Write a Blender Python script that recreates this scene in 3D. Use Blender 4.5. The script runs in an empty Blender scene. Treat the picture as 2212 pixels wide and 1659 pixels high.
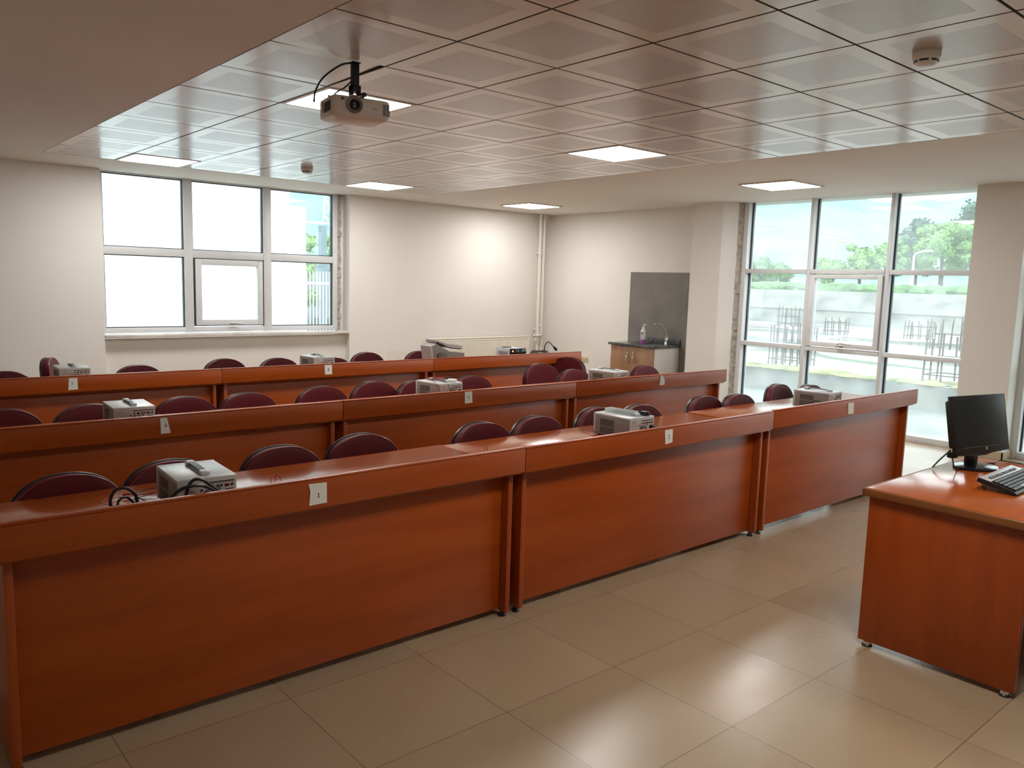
import bpy, bmesh, math, random
from mathutils import Matrix, Vector
random.seed(7)
SC = bpy.context.scene
COL = SC.collection
PI = math.pi
ZC = 2.566          # ceiling height
R = math.radians


# ------------------------------------------------------------------ helpers
def T(x=0, y=0, z=0): return Matrix.Translation((x, y, z))
def RX(a): return Matrix.Rotation(R(a), 4, 'X')
def RY(a): return Matrix.Rotation(R(a), 4, 'Y')
def RZ(a): return Matrix.Rotation(R(a), 4, 'Z')
def S(x, y, z): return Matrix.Diagonal((x, y, z, 1))


class G:
    """collects shapes for ONE mesh"""
    def __init__(self):
        self.v, self.f = [], []

    def add(self, vs, fs, M=None):
        o = len(self.v)
        for p in vs:
            p = Vector(p)
            self.v.append(tuple(M @ p if M is not None else p))
        self.f += [tuple(i + o for i in f) for f in fs]
        return self

    def box(self, x0, x1, y0, y1, z0, z1, bev=0, M=None, seg=2):
        if not bev:
            vs = [(x, y, z) for x in (x0, x1) for y in (y0, y1) for z in (z0, z1)]
            fs = [(0, 1, 3, 2), (4, 6, 7, 5), (0, 4, 5, 1), (2, 3, 7, 6), (0, 2, 6, 4), (1, 5, 7, 3)]
            return self.add(vs, fs, M)
        bm = bmesh.new()
        bmesh.ops.create_cube(bm, size=1, matrix=T((x0 + x1) / 2, (y0 + y1) / 2, (z0 + z1) / 2) @ S(x1 - x0, y1 - y0, z1 - z0))
        bmesh.ops.bevel(bm, geom=bm.edges[:], offset=bev, segments=seg, profile=.5, affect='EDGES')
        bm.verts.index_update()
        self.add([v.co for v in bm.verts], [[v.index for v in f.verts] for f in bm.faces], M)
        bm.free()
        return self

    def prism(self, poly, h0, h1, M=None):
        n = len(poly)
        vs = [(x, y, h0) for x, y in poly] + [(x, y, h1) for x, y in poly]
        fs = [tuple(range(n - 1, -1, -1)), tuple(range(n, 2 * n))]
        fs += [(i, (i + 1) % n, n + (i + 1) % n, n + i) for i in range(n)]
        return self.add(vs, fs, M)

    def lathe(self, prof, n=24, M=None, cap=True):
        vs, fs = [], []
        for r, z in prof:
            for k in range(n):
                a = 2 * PI * k / n
                vs.append((r * math.cos(a), r * math.sin(a), z))
        for i in range(len(prof) - 1):
            for k in range(n):
                a, b = i * n + k, i * n + (k + 1) % n
                fs.append((a, b, b + n, a + n))
        if cap:
            fs.append(tuple(range(n - 1, -1, -1)))
            fs.append(tuple(range((len(prof) - 1) * n, len(prof) * n)))
        return self.add(vs, fs, M)

    def cyl(self, p0, p1, r, n=16):
        return self.tube([p0, p1], r, n)

    def tube(self, pts, r, n=8, closed=False):
        pts = [Vector(p) for p in pts]
        m = len(pts)
        rs = r if isinstance(r, (list, tuple)) else [r] * m
        tg = []
        for i in range(m):
            a = pts[(i - 1) % m] if (closed or i) else pts[i]
            b = pts[(i + 1) % m] if (closed or i < m - 1) else pts[i]
            d = b - a
            tg.append(d.normalized() if d.length > 1e-9 else Vector((0, 0, 1)))
        u = tg[0].orthogonal().normalized()
        vs, fs = [], []
        for i in range(m):
            u = u - tg[i] * u.dot(tg[i])
            u = u.normalized() if u.length > 1e-6 else tg[i].orthogonal().normalized()
            w = tg[i].cross(u)
            for k in range(n):
                a = 2 * PI * k / n
                vs.append(pts[i] + (u * math.cos(a) + w * math.sin(a)) * rs[i])
        for i in range(m if closed else m - 1):
            j = (i + 1) % m
            for k in range(n):
                fs.append((i * n + k, i * n + (k + 1) % n, j * n + (k + 1) % n, j * n + k))
        if not closed:
            fs.append(tuple(range(n - 1, -1, -1)))
            fs.append(tuple(range((m - 1) * n, m * n)))
        return self.add(vs, fs)

    def ball(self, c, rx, ry=None, rz=None, nu=16, nv=10, M=None):
        ry = rx if ry is None else ry
        rz = rx if rz is None else rz
        prof = [(max(1e-4, math.sin(PI * i / nv)), -math.cos(PI * i / nv)) for i in range(nv + 1)]
        MM = T(*c) @ S(rx, ry, rz)
        return self.lathe(prof, nu, (M @ MM) if M is not None else MM)

    def obj(self, name, mat, parent=None, smooth=True, kind=None, M=None):
        me = bpy.data.meshes.new(name)
        me.from_pydata(self.v, [], self.f)
        me.validate()
        bm = bmesh.new()
        bm.from_mesh(me)
        bmesh.ops.recalc_face_normals(bm, faces=bm.faces[:])
        bm.to_mesh(me)
        bm.free()
        me.materials.append(mat)
        if smooth:
            me.polygons.foreach_set('use_smooth', [True] * len(me.polygons))
            me.set_sharp_from_angle(angle=R(35))
        me.update()
        return link(name, me, parent, kind, M)


def link(name, data, parent=None, kind=None, M=None):
    o = bpy.data.objects.new(name, data)
    COL.objects.link(o)
    if parent is not None: o.parent = parent
    if M is not None: o.matrix_local = M
    if kind: o['kind'] = kind
    return o


def tag(o, label, cat, group=None):
    o['label'] = label
    o['category'] = cat
    if group: o['group'] = group
    return o


def thing(name, label, cat, loc=(0, 0, 0), rz=0, group=None):
    o = link(name, None)
    o.location = loc
    o.rotation_euler = (0, 0, R(rz))
    return tag(o, label, cat, group)


def copy_tree(o, parent=None):
    c = o.copy()
    COL.objects.link(c)
    if parent is not None: c.parent = parent
    for ch in list(o.children): copy_tree(ch, c)
    return c


def cat(pts, k=6, closed=False):
    """smooth curve through points"""
    P = [Vector(p) for p in pts]
    n = len(P)
    out = []
    for i in range(n if closed else n - 1):
        p0 = P[(i - 1) % n] if (closed or i) else P[0]
        p1, p2 = P[i], P[(i + 1) % n]
        p3 = P[(i + 2) % n] if (closed or i < n - 2) else P[-1]
        for s in range(k):
            t = s / k
            out.append(.5 * ((2 * p1) + (p2 - p0) * t + (2 * p0 - 5 * p1 + 4 * p2 - p3) * t * t + (3 * p1 - p0 - 3 * p2 + p3) * t ** 3))
    if not closed: out.append(P[-1])
    return out


def text_mesh(name, s, size, mat, parent, M, extrude=.0004):
    cu = bpy.data.curves.new(name, 'FONT')
    cu.body = s
    cu.size = size
    cu.align_x = 'CENTER'
    cu.align_y = 'CENTER'
    cu.extrude = extrude
    tmp = bpy.data.objects.new('tmp_text', cu)
    COL.objects.link(tmp)
    bpy.context.view_layer.update()
    me = bpy.data.meshes.new_from_object(tmp)
    bpy.data.objects.remove(tmp)
    bpy.data.curves.remove(cu)
    me.materials.clear()
    me.materials.append(mat)
    return link(name, me, parent, None, M)


# ------------------------------------------------------------------ materials
def nt(name):
    m = bpy.data.materials.new(name)
    m.use_nodes = True
    t = m.node_tree
    b = t.nodes['Principled BSDF']
    return m, t, b


def setc(b, col, rough=.5, metal=0, spec=.5):
    b.inputs['Base Color'].default_value = (*col, 1)
    b.inputs['Roughness'].default_value = rough
    b.inputs['Metallic'].default_value = metal
    b.inputs['Specular IOR Level'].default_value = spec


def mat(name, col, rough=.5, metal=0, spec=.5, var=0, vscale=8, bump=0, bscale=200, col2=None, stretch=(1, 1, 1)):
    m, t, b = nt(name)
    setc(b, col, rough, metal, spec)
    if var or col2 or bump:
        tc = t.nodes.new('ShaderNodeTexCoord')
        mp = t.nodes.new('ShaderNodeMapping')
        mp.inputs['Scale'].default_value = stretch
        t.links.new(tc.outputs['Object'], mp.inputs['Vector'])
    if var or col2:
        n = t.nodes.new('ShaderNodeTexNoise')
        n.inputs['Scale'].default_value = vscale
        n.inputs['Detail'].default_value = 5
        t.links.new(mp.outputs[0], n.inputs['Vector'])
        cr = t.nodes.new('ShaderNodeValToRGB')
        c2 = col2 or tuple(max(0, c * (1 - var)) for c in col)
        c1 = col if col2 else tuple(min(1, c * (1 + var)) for c in col)
        cr.color_ramp.elements[0].color = (*c2, 1)
        cr.color_ramp.elements[1].color = (*c1, 1)
        cr.color_ramp.elements[0].position = .3
        cr.color_ramp.elements[1].position = .7
        t.links.new(n.outputs['Fac'], cr.inputs['Fac'])
        t.links.new(cr.outputs[0], b.inputs['Base Color'])
    if bump:
        n = t.nodes.new('ShaderNodeTexNoise')
        n.inputs['Scale'].default_value = bscale
        n.inputs['Detail'].default_value = 3
        t.links.new(mp.outputs[0], n.inputs['Vector'])
        bp = t.nodes.new('ShaderNodeBump')
        bp.inputs['Strength'].default_value = bump
        bp.inputs['Distance'].default_value = .002
        t.links.new(n.outputs['Fac'], bp.inputs['Height'])
        t.links.new(bp.outputs[0], b.inputs['Normal'])
    return m


def wood(name, stretch, rough, light=(.40, .072, .006), dark=(.31, .049, .0032)):
    m, t, b = nt(name)
    setc(b, light, rough)
    N, L = t.nodes, t.links
    tc = N.new('ShaderNodeTexCoord')
    mp = N.new('ShaderNodeMapping')
    mp.inputs['Scale'].default_value = stretch
    L.new(tc.outputs['Object'], mp.inputs['Vector'])
    n1 = N.new('ShaderNodeTexNoise')
    n1.inputs['Scale'].default_value = 1.6
    n1.inputs['Detail'].default_value = 6
    n1.inputs['Distortion'].default_value = .3
    L.new(mp.outputs[0], n1.inputs['Vector'])
    n2 = N.new('ShaderNodeTexNoise')
    n2.inputs['Scale'].default_value = 14
    n2.inputs['Detail'].default_value = 3
    L.new(mp.outputs[0], n2.inputs['Vector'])
    mx = N.new('ShaderNodeMath')
    mx.operation = 'MULTIPLY_ADD'
    mx.inputs[1].default_value = .35
    L.new(n2.outputs['Fac'], mx.inputs[0])
    L.new(n1.outputs['Fac'], mx.inputs[2])
    cr = N.new('ShaderNodeValToRGB')
    cr.color_ramp.elements[0].color = (*dark, 1)
    cr.color_ramp.elements[1].color = (*light, 1)
    cr.color_ramp.elements[0].position = .42
    cr.color_ramp.elements[1].position = .86
    L.new(mx.outputs[0], cr.inputs['Fac'])
    L.new(cr.outputs[0], b.inputs['Base Color'])
    return m


def glass_mat(name, dust=.12, tint=(.93, .985, .98)):
    m = bpy.data.materials.new(name)
    m.use_nodes = True
    t = m.node_tree
    N, L = t.nodes, t.links
    for n in list(N): N.remove(n)
    out = N.new('ShaderNodeOutputMaterial')
    tr = N.new('ShaderNodeBsdfTransparent')
    tr.inputs[0].default_value = (*tint, 1)
    gl = N.new('ShaderNodeBsdfGlossy')
    gl.inputs['Roughness'].default_value = .01
    lw = N.new('ShaderNodeLayerWeight')
    lw.inputs[0].default_value = .5
    pw = N.new('ShaderNodeMath')
    pw.operation = 'POWER'
    pw.inputs[1].default_value = 5
    L.new(lw.outputs['Facing'], pw.inputs[0])
    ma = N.new('ShaderNodeMath')
    ma.operation = 'MULTIPLY_ADD'
    ma.inputs[1].default_value = .95
    ma.inputs[2].default_value = .045
    L.new(pw.outputs[0], ma.inputs[0])
    mx = N.new('ShaderNodeMixShader')
    L.new(ma.outputs[0], mx.inputs[0])
    L.new(tr.outputs[0], mx.inputs[1])
    L.new(gl.outputs[0], mx.inputs[2])
    tl = N.new('ShaderNodeBsdfTranslucent')
    tl.inputs[0].default_value = (.85, .9, .9, 1)
    tc = N.new('ShaderNodeTexCoord')
    no = N.new('ShaderNodeTexNoise')
    no.inputs['Scale'].default_value = 2.5
    no.inputs['Detail'].default_value = 6
    L.new(tc.outputs['Object'], no.inputs['Vector'])
    mr = N.new('ShaderNodeMapRange')
    mr.inputs['From Min'].default_value = .35
    mr.inputs['From Max'].default_value = .7
    mr.inputs['To Min'].default_value = dust * .6
    mr.inputs['To Max'].default_value = dust * 1.4
    L.new(no.outputs['Fac'], mr.inputs['Value'])
    m2 = N.new('ShaderNodeMixShader')
    L.new(mr.outputs[0], m2.inputs[0])
    L.new(mx.outputs[0], m2.inputs[1])
    L.new(tl.outputs[0], m2.inputs[2])
    L.new(m2.outputs[0], out.inputs['Surface'])
    return m


def emit_mat(name, col, strength):
    m, t, b = nt(name)
    setc(b, (.8, .8, .8), .5)
    b.inputs['Emission Color'].default_value = (*col, 1)
    b.inputs['Emission Strength'].default_value = strength
    return m


def fract_mask(t, axis_out, off, size, half, inside=True):
    """1 where the coordinate lies within +-half of a joint line"""
    N, L = t.nodes, t.links
    a = N.new('ShaderNodeMath'); a.operation = 'SUBTRACT'; a.inputs[1].default_value = off - half
    L.new(axis_out, a.inputs[0])
    d = N.new('ShaderNodeMath'); d.operation = 'DIVIDE'; d.inputs[1].default_value = size
    L.new(a.outputs[0], d.inputs[0])
    f = N.new('ShaderNodeMath'); f.operation = 'FRACT'
    L.new(d.outputs[0], f.inputs[0])
    c = N.new('ShaderNodeMath'); c.operation = 'LESS_THAN'; c.inputs[1].default_value = 2 * half / size
    L.new(f.outputs[0], c.inputs[0])
    return c.outputs[0], f.outputs[0], d.outputs[0]


def floor_material():
    m, t, b = nt('floor_tile')
    N, L = t.nodes, t.links
    tc = N.new('ShaderNodeTexCoord')
    sp = N.new('ShaderNodeSeparateXYZ')
    L.new(tc.outputs['Object'], sp.inputs[0])
    mxk, _, dx = fract_mask(t, sp.outputs[0], 2.345, .5665, .0016)
    myk, _, dy = fract_mask(t, sp.outputs[1], 1.479, .556, .0016)
    mm = N.new('ShaderNodeMath'); mm.operation = 'MAXIMUM'
    L.new(mxk, mm.inputs[0]); L.new(myk, mm.inputs[1])
    fx = N.new('ShaderNodeMath'); fx.operation = 'FLOOR'; L.new(dx, fx.inputs[0])
    fy = N.new('ShaderNodeMath'); fy.operation = 'FLOOR'; L.new(dy, fy.inputs[0])
    cb = N.new('ShaderNodeCombineXYZ'); L.new(fx.outputs[0], cb.inputs[0]); L.new(fy.outputs[0], cb.inputs[1])
    wn = N.new('ShaderNodeTexWhiteNoise'); L.new(cb.outputs[0], wn.inputs['Vector'])
    ad = N.new('ShaderNodeVectorMath'); ad.operation = 'MULTIPLY_ADD'
    L.new(cb.outputs[0], ad.inputs[0]); ad.inputs[1].default_value = (3.1, 2.3, 0)
    L.new(tc.outputs['Object'], ad.inputs[2])
    no = N.new('ShaderNodeTexNoise'); no.inputs['Scale'].default_value = 2.2; no.inputs['Detail'].default_value = 2
    no.inputs['Roughness'].default_value = .5
    L.new(ad.outputs[0], no.inputs['Vector'])
    cr = N.new('ShaderNodeValToRGB')
    cr.color_ramp.elements[0].color = (.375, .265, .163, 1); cr.color_ramp.elements[0].position = .2
    cr.color_ramp.elements[1].color = (.40, .295, .185, 1); cr.color_ramp.elements[1].position = .8
    L.new(no.outputs['Fac'], cr.inputs['Fac'])
    hv = N.new('ShaderNodeHueSaturation')
    mr = N.new('ShaderNodeMapRange'); mr.inputs['To Min'].default_value = .95; mr.inputs['To Max'].default_value = 1.05
    L.new(wn.outputs['Value'], mr.inputs['Value']); L.new(mr.outputs[0], hv.inputs['Value'])
    L.new(cr.outputs[0], hv.inputs['Color'])
    # dirt specks
    vo = N.new('ShaderNodeTexVoronoi'); vo.inputs['Scale'].default_value = 3.2
    L.new(tc.outputs['Object'], vo.inputs['Vector'])
    lt = N.new('ShaderNodeMath'); lt.operation = 'LESS_THAN'; lt.inputs[1].default_value = .012
    L.new(vo.outputs['Distance'], lt.inputs[0])
    mk = N.new('ShaderNodeMath'); mk.operation = 'MULTIPLY'; mk.inputs[1].default_value = .55
    L.new(lt.outputs[0], mk.inputs[0])
    m1 = N.new('ShaderNodeMix'); m1.data_type = 'RGBA'
    L.new(mk.outputs[0], m1.inputs['Factor']); L.new(hv.outputs[0], m1.inputs['A'])
    m1.inputs['B'].default_value = (.12, .07, .035, 1)
    m2 = N.new('ShaderNodeMix'); m2.data_type = 'RGBA'
    L.new(mm.outputs[0], m2.inputs['Factor']); L.new(m1.outputs['Result'], m2.inputs['A'])
    m2.inputs['B'].default_value = (.17, .115, .06, 1)
    L.new(m2.outputs['Result'], b.inputs['Base Color'])
    r = N.new('ShaderNodeMapRange'); r.inputs['To Min'].default_value = .2; r.inputs['To Max'].default_value = .38
    L.new(no.outputs['Fac'], r.inputs['Value']); L.new(r.outputs[0], b.inputs['Roughness'])
    return m


def ceiling_tile_material():
    m, t, b = nt('perforated_metal_tile')
    N, L = t.nodes, t.links
    tc = N.new('ShaderNodeTexCoord')
    sp = N.new('ShaderNodeSeparateXYZ')
    L.new(tc.outputs['Object'], sp.inputs[0])
    masks = []
    for i, off in ((0, 2.188), (1, 2.967)):
        _, f, _ = fract_mask(t, sp.outputs[i], off, .6, 0)
        s = N.new('ShaderNodeMath'); s.operation = 'SUBTRACT'; s.inputs[1].default_value = .5; L.new(f, s.inputs[0])
        a = N.new('ShaderNodeMath'); a.operation = 'ABSOLUTE'; L.new(s.outputs[0], a.inputs[0])
        c = N.new('ShaderNodeMath'); c.operation = 'LESS_THAN'; c.inputs[1].default_value = .345; L.new(a.outputs[0], c.inputs[0])
        masks.append(c.outputs[0])
    inner = N.new('ShaderNodeMath'); inner.operation = 'MULTIPLY'
    L.new(masks[0], inner.inputs[0]); L.new(masks[1], inner.inputs[1])
    # little round holes, 5.5 mm apart
    hx = []
    for i in (0, 1):
        d = N.new('ShaderNodeMath'); d.operation = 'DIVIDE'; d.inputs[1].default_value = .0055; L.new(sp.outputs[i], d.inputs[0])
        f = N.new('ShaderNodeMath'); f.operation = 'FRACT'; L.new(d.outputs[0], f.inputs[0])
        s = N.new('ShaderNodeMath'); s.operation = 'SUBTRACT'; s.inputs[1].default_value = .5; L.new(f.outputs[0], s.inputs[0])
        q = N.new('ShaderNodeMath'); q.operation = 'MULTIPLY'; L.new(s.outputs[0], q.inputs[0]); L.new(s.outputs[0], q.inputs[1])
        hx.append(q.outputs[0])
    su = N.new('ShaderNodeMath'); su.operation = 'ADD'; L.new(hx[0], su.inputs[0]); L.new(hx[1], su.inputs[1])
    ho = N.new('ShaderNodeMath'); ho.operation = 'LESS_THAN'; ho.inputs[1].default_value = .088; L.new(su.outputs[0], ho.inputs[0])
    hm = N.new('ShaderNodeMath'); hm.operation = 'MULTIPLY'; L.new(ho.outputs[0], hm.inputs[0]); L.new(inner.outputs[0], hm.inputs[1])
    mx = N.new('ShaderNodeMix'); mx.data_type = 'RGBA'
    L.new(hm.outputs[0], mx.inputs['Factor'])
    mx.inputs['A'].default_value = (.73, .70, .67, 1)
    mx.inputs['B'].default_value = (.03, .028, .026, 1)
    L.new(mx.outputs['Result'], b.inputs['Base Color'])
    rr = N.new('ShaderNodeMapRange'); rr.inputs['To Min'].default_value = .17; rr.inputs['To Max'].default_value = .24
    L.new(inner.outputs[0], rr.inputs['Value']); L.new(rr.outputs[0], b.inputs['Roughness'])
    b.inputs['Specular IOR Level'].default_value = .5
    return m


WALL = mat('wall_paint', (.745, .718, .675), .85, spec=.2, var=.025, vscale=1.3, bump=.15, bscale=120)
PLASTER = mat('ceiling_plaster', (.725, .69, .645), .8, var=.03, vscale=1.0, bump=.2, bscale=60)
FLOOR = floor_material()
TILE = ceiling_tile_material()
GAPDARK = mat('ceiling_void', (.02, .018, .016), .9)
ALU = mat('painted_aluminium', (.66, .67, .68), .42, var=.04, vscale=6)
RUBBER = mat('black_gasket', (.02, .024, .03), .6)
GLASS1 = glass_mat('window_glass', .05)
GLASS2 = glass_mat('dusty_window_glass', .13)
SILL = mat('marble_sill', (.62, .58, .54), .45, var=.12, vscale=7)
CAULK = mat('rough_mortar', (.42, .38, .33), .9, var=.3, vscale=18, bump=.6, bscale=60)
WOODH = wood('cherry_laminate', (.9, 9, 9), .34)
WOODT = wood('cherry_laminate_top', (.9, 9, 9), .17, (.40, .085, .011), (.32, .060, .007))
WOODV = wood('cherry_laminate_upright', (9, 9, .9), .36, (.37, .064, .005), (.28, .043, .0028))
WOODE = mat('cherry_edge_band', (.23, .075, .016), .35, var=.1)
BLACK = mat('black_plastic', (.012, .012, .013), .38)
BLACKG = mat('glossy_black_plastic', (.008, .008, .01), .12)
BLACKM = mat('black_powder_coat', (.01, .01, .012), .45)
VINYL = mat('burgundy_vinyl', (.088, .0055, .009), .5, spec=.18, var=.12, vscale=5, bump=.25, bscale=350)
PIPING = mat('burgundy_piping', (.15, .02, .022), .34)
CHROME = mat('chrome', (.8, .8, .8), .12, 1)
STEEL = mat('brushed_steel', (.62, .61, .60), .28, 1)
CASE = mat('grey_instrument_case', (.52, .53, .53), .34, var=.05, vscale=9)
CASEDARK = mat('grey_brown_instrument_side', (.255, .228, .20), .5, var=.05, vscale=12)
REAR = mat('beige_grey_rear_panel', (.46, .43, .385), .45)
VENTM = mat('dark_perforated_vent', (.10, .085, .07), .7, var=.5, vscale=240)
REDL = mat('red_plastic', (.50, .012, .01), .35)
REDW = mat('red_wire', (.36, .02, .012), .4)
INK = mat('black_ink', (.02, .02, .02), .7)
GREYINK = mat('grey_ink', (.18, .17, .16), .7)
PAPER = mat('white_paper', (.80, .775, .70), .85, var=.02, vscale=20)
WHITEP = mat('white_plastic', (.78, .755, .71), .4)
PROJ = mat('warm_white_plastic', (.70, .66, .60), .38)
RADW = mat('radiator_enamel', (.78, .74, .65), .4)
LED = emit_mat('light_diffuser', (1, .985, .955), 24)
GREYT = mat('grey_wall_tile', (.155, .14, .128), .42, col2=(.20, .185, .17), vscale=3.5)
GRANITE = mat('black_granite', (.025, .025, .028), .16, col2=(.13, .13, .13), vscale=26)
DOORW = wood('walnut_door', (8, 8, .8), .4, (.36, .19, .10), (.25, .12, .06))
PANELW = mat('white_melamine', (.62, .61, .59), .5)

# ------------------------------------------------------------------ setting
XL, XR, YF, YB = -1.5, 8.62, -3.0, 9.2
XO = 8.95   # outer face of the right wall

g = G(); g.box(XL - .2, 8.9, YF - .2, YB + .25, -.2, 0)
g.obj('floor', FLOOR, smooth=False, kind='structure')

# plaster border of the ceiling, with the tile field let into it
TX0, TX1, TY0, TY1 = 1.588, 5.788, 2.967 - .6 * 8, 8.367
g = G()
g.box(XL - .2, TX0, YF - .2, YB + .25, ZC, ZC + .12)
g.box(TX1, XO, YF - .2, YB + .25, ZC, ZC + .12)
g.box(TX0, TX1, TY1, YB + .25, ZC, ZC + .12)
g.box(TX0, TX1, YF - .2, TY0, ZC, ZC + .12)
g.box(XL - .2, XO, YF - .2, YB + .25, ZC + .13, ZC + .25)
ceil = g.obj('ceiling', PLASTER, smooth=False, kind='structure')
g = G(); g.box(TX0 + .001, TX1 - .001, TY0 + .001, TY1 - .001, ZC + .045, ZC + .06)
g.obj('ceiling_void', GAPDARK, ceil, smooth=False)  # near-black backing sheet, shade of the gaps put into its colour
LIGHT_TILES = {(0, 2), (4, 2), (0, 8), (4, 8), (0, -4), (4, -4)}
g, ge = G(), G()
c = .0028


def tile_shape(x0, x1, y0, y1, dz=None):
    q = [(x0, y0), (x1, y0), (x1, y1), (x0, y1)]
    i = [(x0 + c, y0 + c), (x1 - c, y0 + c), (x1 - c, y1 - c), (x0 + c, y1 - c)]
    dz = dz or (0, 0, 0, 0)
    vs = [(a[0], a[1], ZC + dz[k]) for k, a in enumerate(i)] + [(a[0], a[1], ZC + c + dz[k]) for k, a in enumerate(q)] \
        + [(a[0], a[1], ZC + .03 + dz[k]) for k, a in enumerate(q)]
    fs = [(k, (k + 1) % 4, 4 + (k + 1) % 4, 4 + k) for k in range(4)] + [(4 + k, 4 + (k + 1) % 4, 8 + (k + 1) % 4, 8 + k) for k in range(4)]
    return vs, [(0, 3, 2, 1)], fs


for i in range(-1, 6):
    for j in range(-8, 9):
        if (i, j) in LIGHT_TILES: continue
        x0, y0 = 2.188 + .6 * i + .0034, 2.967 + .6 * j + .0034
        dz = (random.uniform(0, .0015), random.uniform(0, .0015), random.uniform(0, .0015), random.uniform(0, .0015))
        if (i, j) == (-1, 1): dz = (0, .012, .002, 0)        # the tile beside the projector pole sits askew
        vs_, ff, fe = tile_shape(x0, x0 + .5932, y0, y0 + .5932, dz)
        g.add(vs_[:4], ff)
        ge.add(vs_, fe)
g.obj('ceiling_tiles', TILE, ceil, smooth=False)
ge.obj('tile_edges', mat('gap_shade_grey', (.10, .09, .08), .6, spec=.2), ceil, smooth=False)  # chamfers and sides coloured dark for the shade between tiles

# walls
WX0, WX1 = 2.255, 5.148        # niche of the back window
g = G()
g.box(XL - .2, WX0, YB, YB + .25, 0, ZC)
g.box(WX1, XO, YB, YB + .25, 0, ZC)
g.box(WX0, WX1, 9.30, YB + .25, 0, .80)
g.obj('wall_back', WALL, smooth=False, kind='structure')
g = G()
g.box(XR, XO, 6.30, YB, 0, ZC)
g.box(8.35, XO, 5.86, 6.30, 0, ZC)           # column beside the tall window
g.box(8.35, XO, 2.60, 3.04, 0, ZC)           # column on its other side
g.box(8.35, XO, YF, -.22, 0, ZC)
g.obj('wall_right', WALL, smooth=False, kind='structure')
g = G(); g.box(XL - .2, XL, YF, YB, 0, ZC); g.obj('wall_left', WALL, smooth=False, kind='structure')
g = G(); g.box(XL - .2, XO, YF - .2, YF, 0, ZC); g.obj('wall_front', WALL, smooth=False, kind='structure')
# narrow tile skirting round the near column
BASEB = mat('tile_skirting', (.50, .40, .27), .35, var=.05)
g = G(); g.box(8.335, 8.35, 2.585, 3.055, 0, .075, .002); g.box(8.335, 8.60, 2.585, 2.60, 0, .075, .002)
g.obj('baseboard_right', BASEB, smooth=False, kind='structure')


# ---- back window (window_1): plane at y = 9.35
def rail(g, a0, a1, z0, z1, Y, depth, bev=.004):
    g.box(a0, a1, Y, Y + depth, z0, z1, bev)


w1 = link('window_1', None, kind='structure')
YW = 9.33
g = G()
rail(g, 2.262, 2.304, .855, ZC + .01, YW, .09)
rail(g, 4.985, 5.045, .855, ZC + .01, YW, .09)
rail(g, 3.135, 3.232, .855, ZC + .01, YW, .09)
rail(g, 4.064, 4.160, .855, ZC + .01, YW, .09)
for a, b_ in ((2.304, 3.135), (3.232, 4.064), (4.160, 4.985)):
    rail(g, a, b_, 1.702, 1.786, YW + .002, .086)
    rail(g, a, b_, 2.552, ZC + .01, YW + .002, .086)
    rail(g, a, b_, .858, .915, YW + .002, .086)
g.obj('window_frame', ALU, w1)
g = G()
for a, b_, z0, z1 in ((2.304, 3.135, .915, 1.702), (2.304, 3.135, 1.786, 2.552), (3.232, 4.064, 1.786, 2.552), (4.16, 4.985, .915, 1.702), (4.16, 4.985, 1.786, 2.552)):
    t_ = .009
    g.box(a, a + t_, YW + .02, YW + .07, z0, z1); g.box(b_ - t_, b_, YW + .02, YW + .07, z0, z1)
    g.box(a, b_, YW + .02, YW + .07, z0, z0 + t_); g.box(a, b_, YW + .02, YW + .07, z1 - t_, z1)
    G().box(a + .004, b_ - .004, YW + .05, YW + .056, z0 + .004, z1 - .004).obj('pane', GLASS1, w1, smooth=False)
g.obj('gasket', RUBBER, w1, smooth=False)
sash = G()
for a, b_, z0, z1 in ((3.252, 3.322, .935, 1.69), (3.984, 4.048, .935, 1.69), (3.322, 3.984, 1.622, 1.69), (3.322, 3.984, .935, .998)):
    sash.box(a, b_, YW - .012, YW + .06, z0, z1, .004)
sash = sash.obj('sash', ALU, w1)
G().box(3.32, 3.986, YW + .02, YW + .026, .996, 1.624).obj('pane', GLASS1, sash, smooth=False)
g = G()
g.box(3.236, 3.247, YW - .002, YW + .05, .93, 1.70); g.box(4.053, 4.062, YW - .002, YW + .05, .93, 1.70)
g.box(3.24, 4.06, YW - .002, YW + .05, .926, .935); g.box(3.24, 4.06, YW - .002, YW + .05, 1.691, 1.70)
g.obj('gasket', RUBBER, sash, smooth=False)
g = G()
g.box(3.64, 3.72, YW - .03, YW - .012, .93, .958, .004)
g.tube(cat([(3.665, YW - .03, .948), (3.668, YW - .055, .957), (3.70, YW - .062, .957), (3.76, YW - .06, .95), (3.80, YW - .06, .944)]), [.009] * 24 + [.006], 10)
g.obj('handle', STEEL, sash)
G().box(2.258, 5.145, 9.185, 9.36, .815, .848, .004).obj('window_sill', SILL, w1)
g = G()
random.seed(3)
for k in range(26):          # crumbly mortar left on the reveal beside the frame
    z = .87 + k * .065
    g.box(5.046, 5.10 + random.uniform(-.012, .008), YW + .01 + random.uniform(-.01, .01), YW + .08, z, z + .066)
g.obj('mortar_strip', CAULK, w1, smooth=False)
# white-washed reveal corner strip beside frame, real wall body
g = G(); g.box(5.045, WX1, YW + .04, YW + .1, 0, ZC); g.box(2.2, 2.262, YW + .04, YW + .1, 0, ZC)
g.obj('reveal_filler', WALL, w1, smooth=False)

# ---- tall right-hand windows (curtain wall bays)
XW = 8.56


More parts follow.
